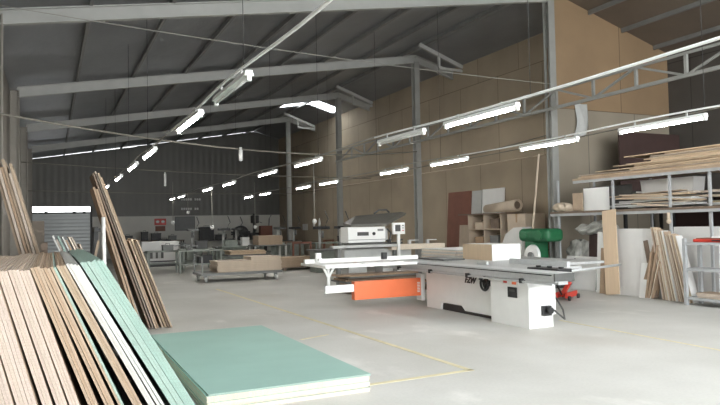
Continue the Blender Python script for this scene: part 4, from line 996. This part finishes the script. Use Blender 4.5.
# steel shelf with a red case at the frame edge
c0 = (10.92, 7.7, 0)
t = thing('steel_shelf', 'light grey steel shelf with a red case on its top', 'shelf', c0); H = lambda: G(c0)
for x in (10.72, 11.13):
    for y in (8.4, 6.9):
        g = H(); g.box(x-.03, x+.03, y-.03, y+.03, 0, 1.24); g.out('post', 'galv', t)
for z in (.10, .64, 1.12):
    g = H(); g.box(10.7, 11.15, 6.88, 8.42, z, z+.05, .004); g.out('shelf', 'galv', t)
t = thing('red_case', 'flat red case lying on top of the steel shelf', 'case', (10.95, 7.75, 1.17))
g = G(); g.box(-.2, .2, -.5, .5, 0, .06, .015); g.out('body', 'red', t)
g = G(); g.box(-.18, .18, -.45, .45, .06, .08, .008); g.out('lid', 'rust', t)
g = G(); g.tube([(-.2, -.1, .04), (-.24, -.08, .04), (-.24, .08, .04), (-.2, .1, .04)], .012); g.out('handle', 'black', t)
board('white_offcut', .6, .3, .03, 'white', 'white', flat_mx((10.8, 7.3, 1.2515)), 'white slab on the red case atop the steel shelf', 'panel')
z = stack(3, 10.74, 7.2, .151, 1.0, .4, .03, ['chip'], ['chip_pale', 'cream'], 'pile on the bottom of the steel shelf', 'offcuts in the steel shelf')
# low leaning pieces between the saw and the rack
rack_lean('umber_board', 10.75, .8, 1.3, 'umber', 11.42, 'dark brown panel in the gap under the rack end', 3, cat='panel')
mx = Matrix.Translation((11.2, 11.15, .002)) @ Matrix.Rotation(R(9), 4, 'Y')
board('white_board', .98, .78, .03, 'white_dull', 'white_edge', mx, 'square white panel low on the floor behind the saw end', 'panel')
rack_lean('grey_strip', 12.0, .14, .8, 'dgrey', 11.05, 'dark strip leaning before the square white panel', 5, roll=35)
# red trolley jack on the floor
t = thing('trolley_jack', 'small red trolley jack on the floor behind the saw', 'jack', (9.62, 10.35, 0), .5)
g = G(); g.box(-.35, .3, -.13, -.08, .05, .16, .01).box(-.35, .3, .08, .13, .05, .16, .01).box(-.1, .3, -.08, .08, .06, .1); g.out('frame', 'red', t)
g = G(); g.bar((-.3, 0, .1), (.15, 0, .3), .08, .05).cyl((.15, 0, .29), (.15, 0, .34), .06); g.out('lift_arm', 'red', t)
for x, r in ((-.3, .05), (.25, .05)):
    for y in (-.16, .16):
        g = G(); g.cyl((x, y-.02, .05), (x, y+.02, .05), r); g.out('wheel', 'steel_dark', t)
g = G(); g.cyl((-.3, 0, .12), (-.75, 0, .5), .018); g.out('handle', 'black', t)
# patch of light on the partition, put in as a pale sheet
t = thing('light_patch', 'pale sheet shaped as a patch of light on the partition beside the column', 'sheet', (12.4, 12.7, 4.2))
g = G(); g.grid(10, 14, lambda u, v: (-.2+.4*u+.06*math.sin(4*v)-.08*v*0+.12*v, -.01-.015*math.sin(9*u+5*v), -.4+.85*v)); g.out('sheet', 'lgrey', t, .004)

# ------------------------------------------------------------------ light
w = bpy.data.worlds.new('overcast'); SC.world = w; w.use_nodes = True
nt = w.node_tree; bg = nt.nodes['Background']
tc = nt.nodes.new('ShaderNodeTexCoord'); sp = nt.nodes.new('ShaderNodeSeparateXYZ'); rp = nt.nodes.new('ShaderNodeValToRGB')
nt.links.new(tc.outputs['Generated'], sp.inputs[0]); nt.links.new(sp.outputs['Z'], rp.inputs[0])
rp.color_ramp.elements[0].position = 0; rp.color_ramp.elements[0].color = (.85, .87, .88, 1)
rp.color_ramp.elements[1].position = .6; rp.color_ramp.elements[1].color = (.92, .96, 1, 1)
nt.links.new(rp.outputs[0], bg.inputs['Color']); bg.inputs['Strength'].default_value = 6.5
# daylight portal across the open gate side (guides sampling of the sky, adds no light of its own)
ld = bpy.data.lights.new('gate_portal', 'AREA'); ld.shape = 'RECTANGLE'; ld.size = XS-XL; ld.size_y = 7.4; ld.cycles.is_portal = True
lo = bpy.data.objects.new('gate_portal', ld); COL.objects.link(lo); lo.location = ((XS+XL)/2, YF, 3.7); lo.rotation_euler = (R(90), 0, 0)

# ------------------------------------------------------------------ camera
f_, th, pt, ro = 650., math.atan(310/650), R(2.03), math.atan(.0197)
F = Vector((math.sin(th)*math.cos(pt), math.cos(th)*math.cos(pt), math.sin(pt)))
R0 = Vector((math.cos(th), -math.sin(th), 0)); U0 = R0.cross(F)
Rr = R0*math.cos(ro)-U0*math.sin(ro); U = U0*math.cos(ro)+R0*math.sin(ro)
cd = bpy.data.cameras.new('camera'); cam = bpy.data.objects.new('camera', cd); COL.objects.link(cam)
cd.sensor_width = 36; cd.lens = f_/720*36; cd.clip_start = .05; cd.clip_end = 200
mw = Matrix((Rr, U, -F)).transposed().to_4x4(); mw.translation = (0, 0, 1.6); cam.matrix_world = mw
SC.camera = cam
vs_ = SC.view_settings; vs_.view_transform = 'Standard'; vs_.look = 'None'; vs_.gamma = 1; vs_.use_curve_mapping = False; vs_.exposure = 0.5
